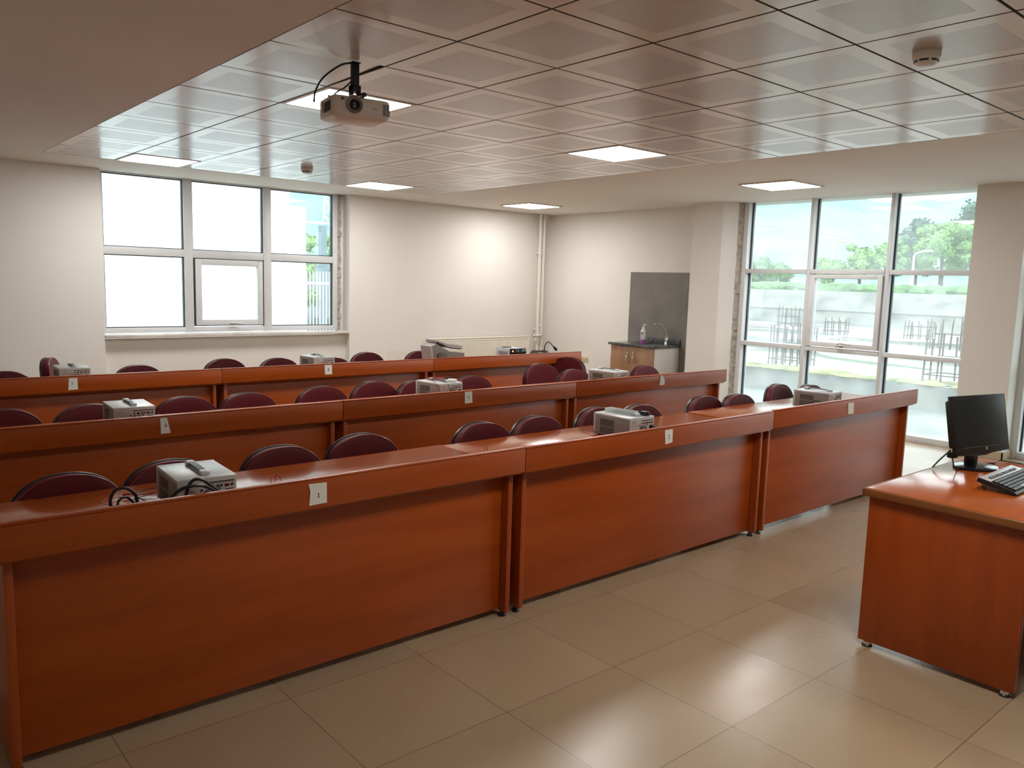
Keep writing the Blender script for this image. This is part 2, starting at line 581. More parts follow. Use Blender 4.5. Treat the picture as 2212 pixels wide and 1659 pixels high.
def tall_window(name, y0, y1, ms, glass):
    w = link(name, None, kind='structure')
    g = G()
    ycols = [y0] + [m for mm in ms for m in mm] + [y1]
    D = .15
    for a, b_ in ms: g.box(XW, XW + D, a, b_, 0, ZC + .005, .003)
    g.box(XW, XW + D, y1 - .06, y1, 0, ZC + .005, .003)
    g.box(XW, XW + D, y0, y0 + .045, 0, ZC + .005, .003)
    bays = [(y0 + .045, ms[0][0]), (ms[0][1], ms[1][0]), (ms[1][1], y1 - .06)]
    panes, gask = [], G()
    for k, (a, b_) in enumerate(bays):
        g.box(XW - .004, XW + D, a + .004, b_ - .004, 1.724, 1.774, .003)
        g.box(XW - .004, XW + D, a + .004, b_ - .004, .853, .902, .003)
        g.box(XW - .004, XW + D, a + .002, b_ - .002, 0, .062, .003)
        for zz in ((.062, .853), (.902, 1.724), (1.774, ZC + .004)):
            panes.append((a, b_, *zz, k == 1 and zz[0] == .902))
    g.obj('window_frame', ALU, w)
    for a, b_, z0, z1, vent in panes:
        gask.box(XW + .075, XW + .115, a, a + .008, z0, z1); gask.box(XW + .075, XW + .115, b_ - .014, b_, z0, z1)
        if vent:
            s = G()
            s.box(XW - .02, XW + .06, a + .012, a + .064, z0 + .01, z1 - .008, .004)
            s.box(XW - .02, XW + .06, b_ - .075, b_ - .012, z0 + .01, z1 - .008, .004)
            s.box(XW - .02, XW + .06, a + .06, b_ - .07, z0 + .01, z0 + .062, .004)
            s.box(XW - .02, XW + .06, a + .06, b_ - .07, z1 - .052, z1 - .008, .004)
            s = s.obj('sash', ALU, w)
            G().box(XW + .02, XW + .026, a + .06, b_ - .07, z0 + .058, z1 - .05).obj('pane', glass, s, smooth=False)
            h = G()
            ym = (a + b_) / 2
            h.box(XW - .045, XW - .02, ym - .045, ym + .035, z0 + .018, z0 + .04, .004)
            h.tube(cat([(XW - .045, ym, z0 + .03), (XW - .07, ym, z0 + .05), (XW - .075, ym - .03, z0 + .062), (XW - .07, ym - .14, z0 + .055)]), .009, 10)
            h.obj('handle', STEEL, s)
        else:
            G().box(XW + .09, XW + .096, a + .002, b_ - .002, z0 + .002, z1).obj('pane', glass, w, smooth=False)
    gask.obj('gasket', RUBBER, w, smooth=False)
    return w


tall_window('window_2', 3.04, 5.70, [(3.897, 3.938), (4.795, 4.837)], GLASS2)
g = G()
g.prism([(8.349, 5.861), (8.515, 5.748), (8.60, 5.748), (8.60, 5.861)], 0, ZC)
g.obj('trim_3', WALL, smooth=False, kind='structure')
tall_window('window_3', -.22, 2.60, [(.70, .741), (1.63, 1.671)], GLASS2)
g = G()
for k in range(40):          # mortar and rough plaster between the frame and the column
    z = k * .064
    q_ = random.uniform(-.008, .008)
    g.prism([(8.512, 5.75), (XW + .006 + q_, 5.712 + q_), (XW + .02, 5.70), (XW + .2, 5.70), (XW + .2, 5.86), (8.53, 5.86)], z, z + .066)
g.obj('trim_1', CAULK, smooth=False, kind='structure')

# ------------------------------------------------------------------ ceiling lights
def rounded(x, y, w, r=.03, n=5):
    p = []
    for cx, cy, a0 in ((1, 1, 0), (-1, 1, 90), (-1, -1, 180), (1, -1, 270)):
        for k in range(n + 1):
            a = R(a0 + 90 * k / n)
            p.append((x + cx * (w - r) + r * math.cos(a), y + cy * (w - r) + r * math.sin(a)))
    return p


def ceiling_light(x, y, label, proud=.004):
    t_ = thing('ceiling_light', label, 'ceiling light', (x, y, ZC), 0, 'square ceiling light panels')
    o = rounded(0, 0, .297, .006, 2); 
    g = G()
    for a0, a1, b0, b1 in ((-.297, .297, -.297, -.272), (-.297, .297, .272, .297), (-.297, -.272, -.272, .272), (.272, .297, -.272, .272)):
        g.box(a0, a1, b0, b1, -proud, .03)
    g.box(-.297, .297, -.297, .297, .022, .032)
    g.obj('light_frame', PLASTER if proud > .01 else WHITEP, t_, smooth=False)
    G().prism(rounded(0, 0, .274, .03), -proud + .001, .012).obj('diffuser', LED, t_, smooth=False)
    return t_


ceiling_light(2.488, 4.467, 'lit square ceiling panel directly behind the hanging projector')
ceiling_light(2.488, 8.067, 'lit square ceiling panel above the left pane of the back window')
ceiling_light(4.888, 8.067, 'lit square ceiling panel above the right edge of the back window')
ceiling_light(4.888, 4.467, 'lit square panel in the middle of the tiled ceiling, clear of the projector')
ceiling_light(7.37, 8.25, 'lit square panel in the plaster ceiling above the heating pipes', .014)
ceiling_light(7.31, 4.47, 'lit square panel in the plaster ceiling in front of the tall window', .014)
ceiling_light(2.488, .867, 'assumed unseen lit square ceiling panel over the aisle in front of the desks')  # out of view, assumed from the panel spacing, added to light front desks
ceiling_light(4.888, .867, 'assumed unseen lit square ceiling panel over the teacher desk')  # second unseen panel at the assumed spacing, added for foreground light

# smoke detectors
def smoke(x, y, label):
    t_ = thing('smoke_detector', label, 'smoke detector', (x, y, ZC), 0, 'round smoke detectors on the ceiling tiles')
    G().lathe([(.001, 0), (.056, 0), (.058, -.004), (.057, -.028), (.052, -.034), (.001, -.034)], 32).obj('base', WHITEP, t_)
    G().lathe([(.001, -.033), (.047, -.034), (.042, -.052), (.030, -.058), (.001, -.059)], 32).obj('dome', WHITEP, t_)
    g = G()
    for k in range(6):
        M = RZ(60 * k + 12)
        pts = [(.0465 * math.cos(R(a)), .0465 * math.sin(R(a)), -.041) for a in range(-22, 23, 4)]
        g.tube([M @ Vector(p) for p in pts], .0042, 6)
    g.obj('vent_slot', BLACK, t_)


smoke(3.632, 7.323, 'round white smoke detector on the ceiling near the back window')
smoke(3.69, 1.60, 'round white smoke detector on the ceiling nearest the teacher desk')

# ------------------------------------------------------------------ projector
pt = thing('projector', 'white ceiling projector hanging from a black bracket pole', 'projector', (2.045, 3.61, ZC))
g = G()
g.box(-.0165, .0165, -.0165, .0165, -.135, 0, .003)
g.box(-.022, .022, -.022, .022, -.004, 0, .001)
mount = g.obj('mount_pole', BLACKM, pt)
g = G()
g.box(-.024, -.016, -.02, .02, -.165, -.108, .003); g.box(.016, .024, -.02, .02, -.165, -.108, .003)
g.box(-.024, .024, -.02, .02, -.138, -.108, .003)
g.box(-.035, .035, -.035, .035, -.168, -.16, .002)
for a in (28, 150, 262):
    M = RZ(a)
    g.box(.01, .125, -.008, .008, -.17, -.163, .002, M)
    g.box(.112, .128, -.009, .009, -.182, -.163, .002, M)
g.obj('bracket', BLACKM, pt)
PR = T(0, 0, -.012) @ RZ(-10) @ S(.93, .93, .95)
# body: rounded slab, front towards the camera side (-y)
body = G()
outl = []
for cx, cy, a0 in ((1, 1, 0), (-1, 1, 90), (-1, -1, 180), (1, -1, 270)):
    for k in range(6):
        a = R(a0 + 18 * k)
        outl.append((cx * (.158 - .03) + .03 * math.cos(a), cy * (.115 - .03) + .03 * math.sin(a)))
n_ = len(outl)
rings = []
for sx, sy, z in ((.93, .93, -.1795), (.985, .98, -.184), (1, 1, -.195), (1, 1, -.262), (.97, .97, -.276), (.8, .82, -.283)):
    rings.append([(x * sx, y * sy + (.0 if z > -.27 else .006), z) for x, y in outl])
vs = [p for r_ in rings for p in r_]
fs = [(i * n_ + k, i * n_ + (k + 1) % n_, (i + 1) * n_ + (k + 1) % n_, (i + 1) * n_ + k) for i in range(len(rings) - 1) for k in range(n_)]
fs += [tuple(range(n_)), tuple(range((len(rings) - 1) * n_, len(rings) * n_))]
body.add(vs, fs, PR)
body.lathe([(.046, .03), (.046, -.03), (.001, -.03)], 28, PR @ T(-.045, -.09, -.218) @ RX(-90) @ S(1, 1, 1))
pb = body.obj('projector_body', PROJ, pt)
lens = G()
lens.lathe([(.042, .0), (.043, .012), (.040, .017), (.028, .010), (.026, .002)], 32, PR @ T(-.045, -.118, -.222) @ RX(90))
lens.obj('lens_ring', mat('grey_lens_ring', (.20, .185, .165), .35), pt)
lens = G()
lens.lathe([(.001, .008), (.014, .010), (.026, .004), (.027, .001), (.001, .001)], 28, PR @ T(-.045, -.1185, -.222) @ RX(90))
lens.obj('lens', BLACKG, pt)
G().lathe([(.001, .003), (.0095, .002), (.010, 0), (.001, 0)], 20, PR @ T(-.105, -.1135, -.20) @ RX(90)).obj('sensor', mat('dark_sensor', (.09, .08, .075), .2), pt)
g = G()
for k in range(6): g.box(-.1605, -.157, -.085 + .018 * k, -.075 + .018 * k, -.255, -.205, M=PR)
g.box(-.1605, -.157, .035, .04, -.25, -.2, M=PR)
g.obj('side_grille', BLACK, pt, smooth=False)
g = G()
for k in range(9):
    for q in range(2): g.box(.112 + .022 * q, .130 + .022 * q, -.1158, -.113, -.256 + .0065 * k, -.252 + .0065 * k, M=PR)
g.obj('front_grille', BLACK, pt, smooth=False)
g = G()
for k, h in enumerate((.007, .004, .004, .006, .004, .005, .006, .004)): g.box(.052 + .0042 * k, .0545 + .0042 * k, -.1156, -.1145, -.232, -.232 + h, M=PR)
g.obj('logo', GREYINK, pt, smooth=False)
pc = G()
pc.tube(cat([(-.02, .0, -.006), (-.06, .035, -.018), (-.12, .09, -.075), (-.15, .115, -.14), (-.158, .118, -.195)]), .005, 8)
pc.tube(cat([(-.015, .01, -.09), (-.04, .03, -.12), (-.07, .06, -.145), (-.082, .085, -.175)]), .004, 8)
pc.obj('power_cable', BLACK, pt)

# ------------------------------------------------------------------ lab desks
ZT, ZL = .70, .803        # desk surface, top of raised front lip


def lab_desk(x0, x1, yf, label, dz=0):
    """yf = front face of the lip"""
    w = x1 - x0
    t_ = thing('lab_desk', label, 'desk', (x0, yf, 0), 0, 'cherry laminate lab desks in three rows')
    G().box(.0, w, .022, .648, ZT - .025 + dz, ZT + dz, .003).obj('desktop', WOODT, t_)
    G().box(0, w, 0, .0215, ZT - .012 + dz, ZL - .0095 + dz, .0015).obj('front_lip', WOODH, t_)
    G().box(0, w, -.0006, .0225, ZL - .009 + dz, ZL + dz, .003).obj('lip_edge_band', WOODH, t_)
    G().box(.052, w - .052, .092, .110, .035, ZT - .026 + dz, .0015).obj('modesty_panel', WOODH, t_)
    for a in (.026, w - .052):
        G().box(a, a + .026, .05, .62, .024, ZT - .026 + dz, .003).obj('side_panel', WOODV, t_)
    for a in (.039, w - .039):
        for b_ in (.085, .585):
            G().lathe([(.001, 0), (.019, 0), (.020, .006), (.014, .012), (.010, .025), (.001, .025)], 16, T(a, b_, 0)).obj('foot', BLACK, t_)
    return t_


lab_desk(.33, 2.345, 2.61, 'cherry lab desk in the front row, nearest the camera, with sheet marked 1')
lab_desk(2.349, 4.366, 2.61, 'cherry lab desk in the middle of the front row, with sheet marked 2', -.004)
lab_desk(4.372, 6.40, 2.61, 'cherry lab desk at the window end of the front row, with curled paper strip')
lab_desk(.30, 2.315, 4.21, 'cherry lab desk at the left of the middle row, with sheet marked 4')
lab_desk(2.32, 4.272, 4.21, 'cherry lab desk in the centre of the middle row, with sheet marked 5')
lab_desk(4.284, 6.21, 4.215, 'cherry lab desk at the window end of the middle row, with tapering paper note')
lab_desk(.30, 2.312, 6.10, 'cherry lab desk at the left of the back row, with sheet marked 7', .002)
lab_desk(2.318, 4.29, 6.10, 'cherry lab desk in the centre of the back row, with sheet marked 8', .002)
lab_desk(4.294, 6.25, 6.10, 'cherry lab desk at the sink end of the back row, no paper sheet', .002)

# ------------------------------------------------------------------ numbered sheets
DIG = {
    '1': [[(-.12, .34), (.0, .5), (.0, -.5)], [(-.16, -.5), (.16, -.5)]],
    '2': [[(-.26, .28), (-.2, .44), (0, .5), (.2, .42), (.25, .22), (.12, -.02), (-.26, -.48), (.28, -.48), (.3, -.34)]],
    '4': [[(.12, -.5), (.12, .5), (-.3, -.2), (.3, -.2)], [(0, -.5), (.24, -.5)]],
    '5': [[(.26, .5), (-.14, .5), (-.2, .06), (.05, .12), (.25, -.05), (.24, -.32), (.04, -.49), (-.18, -.45), (-.25, -.34)]],
    '7': [[(-.26, .34), (-.22, .48), (.28, .48), (-.02, -.5)]],
    '8': [[(0, .03), (.2, .18), (.2, .38), (0, .5), (-.2, .38), (-.2, .18), (0, .03), (.25, -.15), (.24, -.38), (0, -.5), (-.24, -.38), (-.25, -.15), (0, .03)]],
}


def sheet(name, label, Y, poly, digit=None, dpos=None, size=.022, fold=0, w=.0027, curl=None):
    """paper taped to the front lip; poly in (x, z)"""
    cx = sum(p[0] for p in poly) / len(poly)
    zb = min(p[1] for p in poly)
    g = G()
    n = len(poly)
    off = curl or [0] * n
    vs = [(x - cx, -.0007 - off[k], z - zb) for k, (x, z) in enumerate(poly)] + [(x - cx, -.0012 - off[k], z - zb) for k, (x, z) in enumerate(poly)]
    fs = [tuple(range(n)), tuple(range(2 * n - 1, n - 1, -1))] + [(k, n + k, n + (k + 1) % n, (k + 1) % n) for k in range(n)]
    g.add(vs, fs)
    o = thing(name, label, 'paper', (cx, Y, zb), 0, 'paper sheets stuck to the desk fronts')
    g.obj('paper', PAPER, o, smooth=False)
    if digit:
        d = G()
        for st in DIG[digit]:
            pts = [(dpos[0] - cx + x * size, -.0016 - fold, dpos[1] - zb + z * size) for x, z in st]
            d.tube(pts, w / 2, 6)
        d.obj('numeral', INK, o, smooth=False)
    return o


sheet('number_sheet', 'torn-edged white sheet with printed 1 on the front desk', 2.609, [(1.2965, .7835), (1.3685, .7815), (1.3695, .7045), (1.2985, .703), (1.3035, .755)], '1', (1.336, .738), .017)
sheet('number_sheet', 'white sheet with printed 2 on the front row', 2.609, [(3.318, .782), (3.384, .783), (3.386, .711), (3.327, .7055)], '2', (3.354, .743), .019)
sheet('paper_note', 'curled white paper strip at the window end of the front row', 2.609, [(5.287, .778), (5.345, .777), (5.353, .70), (5.295, .698)], curl=[.001, .012, .012, .001])
sheet('number_sheet', 'folded tapering white sheet with 4 on the middle row', 4.209, [(1.2765, .789), (1.309, .79), (1.327, .7095), (1.278, .708)], '4', (1.302, .752), .019)
sheet('number_sheet', 'white sheet with printed 5 on the middle row', 4.209, [(3.219, .7955), (3.281, .796), (3.285, .717), (3.2215, .717)], '5', (3.252, .757), .021, w=.0026)
g = sheet('paper_note', 'tapering white paper note at the window end of the middle row', 4.213, [(5.2625, .797), (5.286, .796), (5.304, .758), (5.301, .717), (5.249, .7155)], curl=[.002, .004, .012, .014, .003])
sheet('number_sheet', 'white sheet with printed 7 on the back row', 6.099, [(1.259, .788), (1.311, .788), (1.313, .708), (1.252, .706)], '7', (1.277, .752), .023, w=.0028)
sheet('number_sheet', 'white sheet with printed 8 on the back row', 6.099, [(3.18, .793), (3.248, .793), (3.25, .713), (3.184, .713)], '8', (3.215, .753), .024, w=.0034)

# ------------------------------------------------------------------ chairs
def make_chair():
    t_ = thing('chair', 'x', 'chair')
    n = 40
    AX, AZ, ZM = .200, .170, .592
    TILT = T(0, 0, .45) @ RX(-7) @ T(0, 0, -.45)
    # adjust so that the apex sits at the origin's y

    def ring(f, y, extra=0):
        out = []
        for k in range(n):
            a = 2 * PI * k / n
            x = (AX * f + extra) * math.cos(a)
            z = (AZ * f + extra) * math.sin(a)
            e = 2.25
            ca, sa = math.cos(a), math.sin(a)
            x = math.copysign(abs(ca) ** (2 / e), ca) * (AX * f + extra)
            z = math.copysign(abs(sa) ** (2 / e), sa) * (AZ * f + extra)
            out.append((x, y - .30 * x * x, ZM + z))
        return out

    def loft(rs):
        g = G()
        vs = [p for r_ in rs for p in r_]
        fs = [(i * n + k, i * n + (k + 1) % n, (i + 1) * n + (k + 1) % n, (i + 1) * n + k) for i in range(len(rs) - 1) for k in range(n)]
        fs += [tuple(range(n)), tuple(range((len(rs) - 1) * n, len(rs) * n))]
        return g.add(vs, fs, T(0, -.041, 0) @ TILT)
    cushion = loft([ring(.3, -.050), ring(.7, -.050), ring(.90, -.0492), ring(.955, -.0468), ring(.985, -.041), ring(1, -.028), ring(.995, .004)])
    br = cushion.obj('backrest', VINYL, t_)
    pg = G()
    MM = T(0, -.041, 0) @ TILT
    pg.tube([MM @ Vector(p) for p in ring(.975, -.0455, .0)], .0036, 6, closed=True)
    pg.obj('piping', PIPING, br)
    loft([ring(.97, .003), ring(1.0, .004, .004), ring(1.0, .012, .006), ring(1.0, .022, .002), ring(.9, .032), ring(.5, .04), ring(.2, .041)]).obj('back_shell', BLACK, t_)
    # seat
    def seatring(f, z): return [(.205 * f * math.copysign(abs(math.cos(2 * PI * k / n)) ** .85, math.cos(2 * PI * k / n)), -.235 + .195 * f * math.sin(2 * PI * k / n), z) for k in range(n)]
    g = G()
    rs = [seatring(.9, .385), seatring(1, .395), seatring(1, .415), seatring(.95, .432), seatring(.7, .438), seatring(.3, .435)]
    vs = [p for r_ in rs for p in r_]
    fs = [(i * n + k, i * n + (k + 1) % n, (i + 1) * n + (k + 1) % n, (i + 1) * n + k) for i in range(len(rs) - 1) for k in range(n)] + [tuple(range(n)), tuple(range((len(rs) - 1) * n, len(rs) * n))]
    g.add(vs, fs).obj('seat', VINYL, t_)
    g = G()
    rs = [seatring(.7, .365), seatring(.98, .376), seatring(1.01, .392), seatring(.95, .396)]
    vs = [p for r_ in rs for p in r_]
    fs = [(i * n + k, i * n + (k + 1) % n, (i + 1) * n + (k + 1) % n, (i + 1) * n + k) for i in range(len(rs) - 1) for k in range(n)] + [tuple(range(n)), tuple(range((len(rs) - 1) * n, len(rs) * n))]
    g.add(vs, fs).obj('seat_shell', BLACK, t_)
    g = G()
    for sx in (-.11, .11):
        g.tube(cat([(sx, -.12, .368), (sx, -.0, .37), (sx, .03, .42), (sx, .005, .52), (sx, .0, .56)]), .009, 8)
    g.obj('back_bracket', BLACKM, t_)
    for sx in (-1, 1):
        for fy, ft in ((-.38, -.31), (-.04, -.12)):
            g = G()
            g.tube(cat([(sx * .10, -.215, .36), (sx * .16, ft, .352), (sx * .185, fy + (.01 if fy < -.2 else -.01), .30), (sx * .20, fy, .012)]), .0105, 8)
            leg = g.obj('leg', BLACKM, t_)
            G().cyl((sx * .20, fy, 0), (sx * .20, fy, .02), .014, 10).obj('foot_cap', BLACK, leg)
    return t_


CH = make_chair()
ORD = ['first', 'second', 'third', 'fourth', 'fifth', 'sixth', 'seventh', 'eighth', 'ninth', 'tenth', 'eleventh', 'twelfth']
ROWS = {
    'front': [(0.661, 3.336), (1.045, 3.365), (1.536, 3.393), (1.986, 3.449), (2.698, 3.404), (3.101, 3.396), (3.661, 3.451), (4.002, 3.389), (4.747, 3.427), (5.064, 3.361), (5.928, 3.556), (6.137, 3.394)],
    'middle': [(0.711, 5.057), (1.127, 5.028), (1.677, 5.068), (2.073, 5.059), (2.631, 5.122), (3.09, 5.187), (3.414, 5.094), (3.98, 5.143), (5.208, 5.644), (5.138, 5.134), (5.98, 6.01), (6.035, 5.061)],
    'back': [(1.0, 6.941), (1.447, 7.867), (1.949, 6.993), (2.754, 7.222), (3.216, 7.1), (3.694, 6.955), (4.274, 7.305), (4.868, 7.21)],
}
ROT = {('front', 3): -2, ('front', 6): 3, ('front', 10): 4, ('middle', 8): -6, ('middle', 10): -68, ('back', 1): 66, ('middle', 1): 4, ('front', 1): 3, ('back', 4): -3}
SPECIAL = {
    ('middle', 8): 'burgundy round-backed chair pulled far back behind the middle desks, nearly whole backrest showing',
    ('middle', 10): 'burgundy round-backed chair turned sideways against the sink end of the back row',
    ('middle', 9): 'burgundy round-backed chair behind the gap between the two middle-row desks near the sink',
    ('middle', 11): 'burgundy round-backed chair in front of the sink cabinet, behind the middle desks',
    ('back', 1): 'burgundy round-backed chair turned sideways beside the power supply near sheet 7',
    ('back', 5): 'burgundy round-backed chair mostly hidden by the power supply near sheet 8',
    ('back', 7): 'burgundy round-backed chair half hidden by the oscilloscope on the back row',
    ('front', 1): 'burgundy round-backed chair half hidden by the power supply near sheet 1',
    ('front', 11): 'burgundy round-backed chair mostly hidden by the power supply nearest the tall window',
    ('front', 10): 'burgundy round-backed chair just left of the power supply nearest the tall window',
    ('front', 6): 'burgundy round-backed chair partly hidden behind the left of the tray-topped power supply',
    ('front', 7): 'burgundy round-backed chair peeking above the right of the tray-topped power supply',
}
first = True
for row, spots in ROWS.items():
    for k, (x, y) in enumerate(spots):
        o = CH if first else copy_tree(CH)
        first = False
        o.location = (x, y, 0)
        o.rotation_euler = (0, 0, R(ROT.get((row, k), 0)))
        o['label'] = SPECIAL.get((row, k), 'burgundy round-backed chair behind the %s desk row, %s from the left' % (row, ORD[k]))
        o['group'] = 'burgundy chairs behind the lab desks'

# ------------------------------------------------------------------ bench power supplies
def make_supply():
    t_ = thing('power_supply', 'x', 'power supply')
    W, D, H = .205, .265, .122          # rear panel faces -y; origin = rear left corner on the desk
    z0 = .006
    g = G()
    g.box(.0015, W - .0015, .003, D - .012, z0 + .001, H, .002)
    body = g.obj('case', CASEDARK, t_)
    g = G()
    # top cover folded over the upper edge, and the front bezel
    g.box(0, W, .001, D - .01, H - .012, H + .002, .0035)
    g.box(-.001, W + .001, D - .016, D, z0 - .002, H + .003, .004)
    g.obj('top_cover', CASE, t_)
    G().box(.002, W - .002, .0, .004, z0, H - .001, .001).obj('rear_panel', REAR, t_)
    g = G()
    for zz in (z0 + .056, z0 + .012):
        G().box(-.0004, .002, .115, .215, zz, zz + .036).obj('side_vent', VENTM, t_, smooth=False)
        G().box(W - .002, W + .0004, .115, .215, zz, zz + .036).obj('side_vent', VENTM, t_, smooth=False)
    # carrying handle running front to back
    g = G()
    pts = cat([(W * .52, .055, H + .011), (W * .52, .13, H + .014), (W * .52, .205, H + .011)], 8)
    for a, b_ in zip(pts[:-1], pts[1:]):
        g.box(a.x - .011, a.x + .011, a.y, b_.y + .0005, a.z - .003, a.z + .003)
    hd = g.obj('handle', mat('grey_rubber_strap', (.09, .09, .085), .5) if 'grey_rubber_strap' not in bpy.data.materials else bpy.data.materials['grey_rubber_strap'], t_, smooth=False)
    for yy in (.03, .20): G().box(W * .52 - .016, W * .52 + .016, yy, yy + .034, H + .001, H + .017, .005).obj('handle_end', CASE, hd)
    # rear details
    g = G()
    g.box(W * .46, W * .955, -.0006, .001, H - .020, H - .0155)
    for xx in (.50, .585, .64, .70, .75, .80, .87, .92):
        g.box(W * xx, W * xx + .003, -.0006, .001, H - .026, H - .0225)
    for xx in (.49, .675, .735, .915):
        g.lathe([(.001, 0), (.0045, 0), (.0045, .002), (.001, .002)], 14, T(W * xx, 0, H - .032) @ RX(90))
    g.obj('selector_strip', INK, t_, smooth=False)
    g = G()
    for xx in (.55, .79): g.box(W * xx, W * xx + .0145, -.0012, .001, H - .0375, H - .0285)
    g.obj('voltage_window', mat('dark_red_window', (.12, .004, .003), .3) if 'dark_red_window' not in bpy.data.materials else bpy.data.materials['dark_red_window'], t_, smooth=False)
    g = G()
    g.box(W * .80, W * .945, -.003, .002, H - .068, H - .046, .001)
    g.obj('mains_inlet', BLACK, t_)
    g = G()
    cx, cz = W * .55, H - .070
    for r_ in (.010, .016, .022, .028):
        for a0 in (8, 98, 188, 278):
            g.tube([(cx + r_ * math.cos(R(a)), -.0003, cz + r_ * math.sin(R(a))) for a in range(a0, a0 + 75, 6)], .0019, 5)
    for sx, sz in ((-1, 1), (1, 1), (-1, -1), (1, -1)):
        g.lathe([(.001, 0), (.0042, 0), (.0042, .0015), (.001, .0015)], 12, T(cx + sx * .030, 0, cz + sz * .028) @ RX(90))
    g.obj('fan_grille', BLACK, t_, smooth=False)
    M = T(W * .16, -.0004, H - .022) @ RX(90)
    text_mesh('warning_text', 'WARNING', .0065, GREYINK, t_, M)
    g = G()
    for k in range(4): g.box(W * .07, W * (.36 - .03 * (k % 2)), -.0003, .001, H - .030 - .005 * k, H - .0293 - .005 * k)
    g.obj('fine_print', GREYINK, t_, smooth=False)
    for sx in (.02, W - .02):
        for yy in (.03, D - .03):
            G().cyl((sx, yy, 0), (sx, yy, .0085), .008, 10).obj('foot', BLACK, t_)
    return t_


PS = make_supply()
SUP = [
    (.882, 2.752, ZT, -3.2, 'grey bench power supply with tangled black cord on the front desk near sheet 1'),
    (3.256, 2.796, ZT - .004, 0.5, 'grey bench power supply with clear plastic tray on top near sheet 2'),
    (5.295, 2.750, ZT, 3.5, 'grey bench power supply on the front row nearest the tall window'),
    (1.111, 4.425, ZT, -3.5, 'grey bench power supply on the middle row near sheet 4'),
    (3.185, 4.435, ZT, 6, 'grey bench power supply with red leads on top near sheet 5'),
    (4.885, 4.39, ZT, 6.5, 'grey bench power supply on the middle row in front of the sink cabinet'),
    (1.257, 6.39, ZT + .002, -3, 'grey bench power supply beside the sideways chair near sheet 7'),
    (3.243, 6.417, ZT + .002, 1, 'grey bench power supply on the back row near sheet 8'),
]
for k, (x, y, z, rz, lab) in enumerate(SUP):
    o = PS if k == 0 else copy_tree(PS)
    o.location = (x, y, z)
    o.rotation_euler = (0, 0, R(rz))
    o['label'] = lab
    o['group'] = 'grey bench power supplies'


def tubething(name, label, cat_, loc, paths, group=None):
    """a lead or cord: list of (part name, points, radius, material)"""
    t_ = thing(name, label, cat_, loc, 0, group)
    for pn, pts, r_, m_ in paths:
        G().tube(cat([(p[0] - loc[0], p[1] - loc[1], p[2] - loc[2]) for p in pts], 7), r_, 8).obj(pn, m_, t_)
    return t_


# thick black mains cord of the first supply
z = ZT
rc = .0056
cord = tubething('mains_lead', 'thick black power cord looped behind the power supply near sheet 1', 'mains lead', (.85, 2.70, ZT), [
    ('cable', [(1.058, 2.70, z + 0.0650), (1.03, 2.695, z + 0.0689), (.99, 2.70, z + 0.0975), (.955, 2.705, z + 0.1274), (.925, 2.71, z + 0.1300), (.905, 2.71, z + 0.1040), (.90, 2.715, z + 0.0520), (.93, 2.72, z + 0.0100), (.975, 2.715, z + 0.0300), (1.0, 2.70, z + 0.0650),
               (.985, 2.695, z + 0.0910), (.94, 2.685, z + 0.1144), (.88, 2.69, z + 0.1105), (.83, 2.705, z + 0.0650), (.795, 2.735, z + 0.0120), (.77, 2.75, z + 0.0080)], rc, BLACK),
    ('cable', [(.77, 2.75, z + 0.0080), (.73, 2.80, z + 0.0060), (.70, 2.80, z + 0.0200), (.685, 2.80, z + 0.0715), (.70, 2.80, z + 0.1066), (.735, 2.80, z + 0.1105), (.765, 2.80, z + 0.0780), (.765, 2.80, z + 0.0200), (.745, 2.81, z + 0.0060)], rc, BLACK),
    ('cable', [(.745, 2.81, z + 0.0060), (.715, 2.82, z + 0.0200), (.72, 2.84, z + 0.0585), (.75, 2.85, z + 0.0650), (.78, 2.85, z + 0.0300), (.80, 2.84, z + 0.0080), (.84, 2.86, z + 0.0040)], rc * .8, BLACK),
    ('cable', [(1.0, 2.70, z + 0.0650), (1.03, 2.70, z + 0.0300), (1.0, 2.705, z + 0.0120), (.965, 2.71, z + 0.0200), (.98, 2.70, z + 0.0585), (1.02, 2.70, z + 0.0520), (1.05, 2.70, z + 0.0676)], rc, BLACK)])
G().box(-.012, .012, -.012, .03, -.011, .011, .003, T(.205, .012, .056)).obj('plug', BLACK, cord)
tubething('test_lead', 'thin red test leads left of the power supply near sheet 1', 'test lead', (.76, 3.05, ZT), [
    ('red_wire', [(.915, 3.06, z + .012), (.85, 3.08, z + .006), (.79, 3.09, z + .006), (.745, 3.08, z + .006), (.72, 3.05, z + .006), (.735, 2.99, z + .006), (.80, 2.96, z + .006)], .0016, REDW),
    ('red_wire', [(.92, 3.04, z + .02), (.87, 3.04, z + .012), (.82, 3.03, z + .008), (.78, 2.97, z + .006), (.82, 2.94, z + .006)], .0016, REDW),
    ('black_wire', [(.915, 3.10, z + .02), (.86, 3.09, z + .018), (.83, 3.06, z + .02), (.84, 2.99, z + .01), (.87, 2.93, z + .005)], .002, BLACK),
    ('crocodile_clip', [(.80, 3.10, z + .010), (.825, 3.088, z + .012), (.845, 3.075, z + .010)], [.004] * 7 + [.0022] * 8, REDL)])


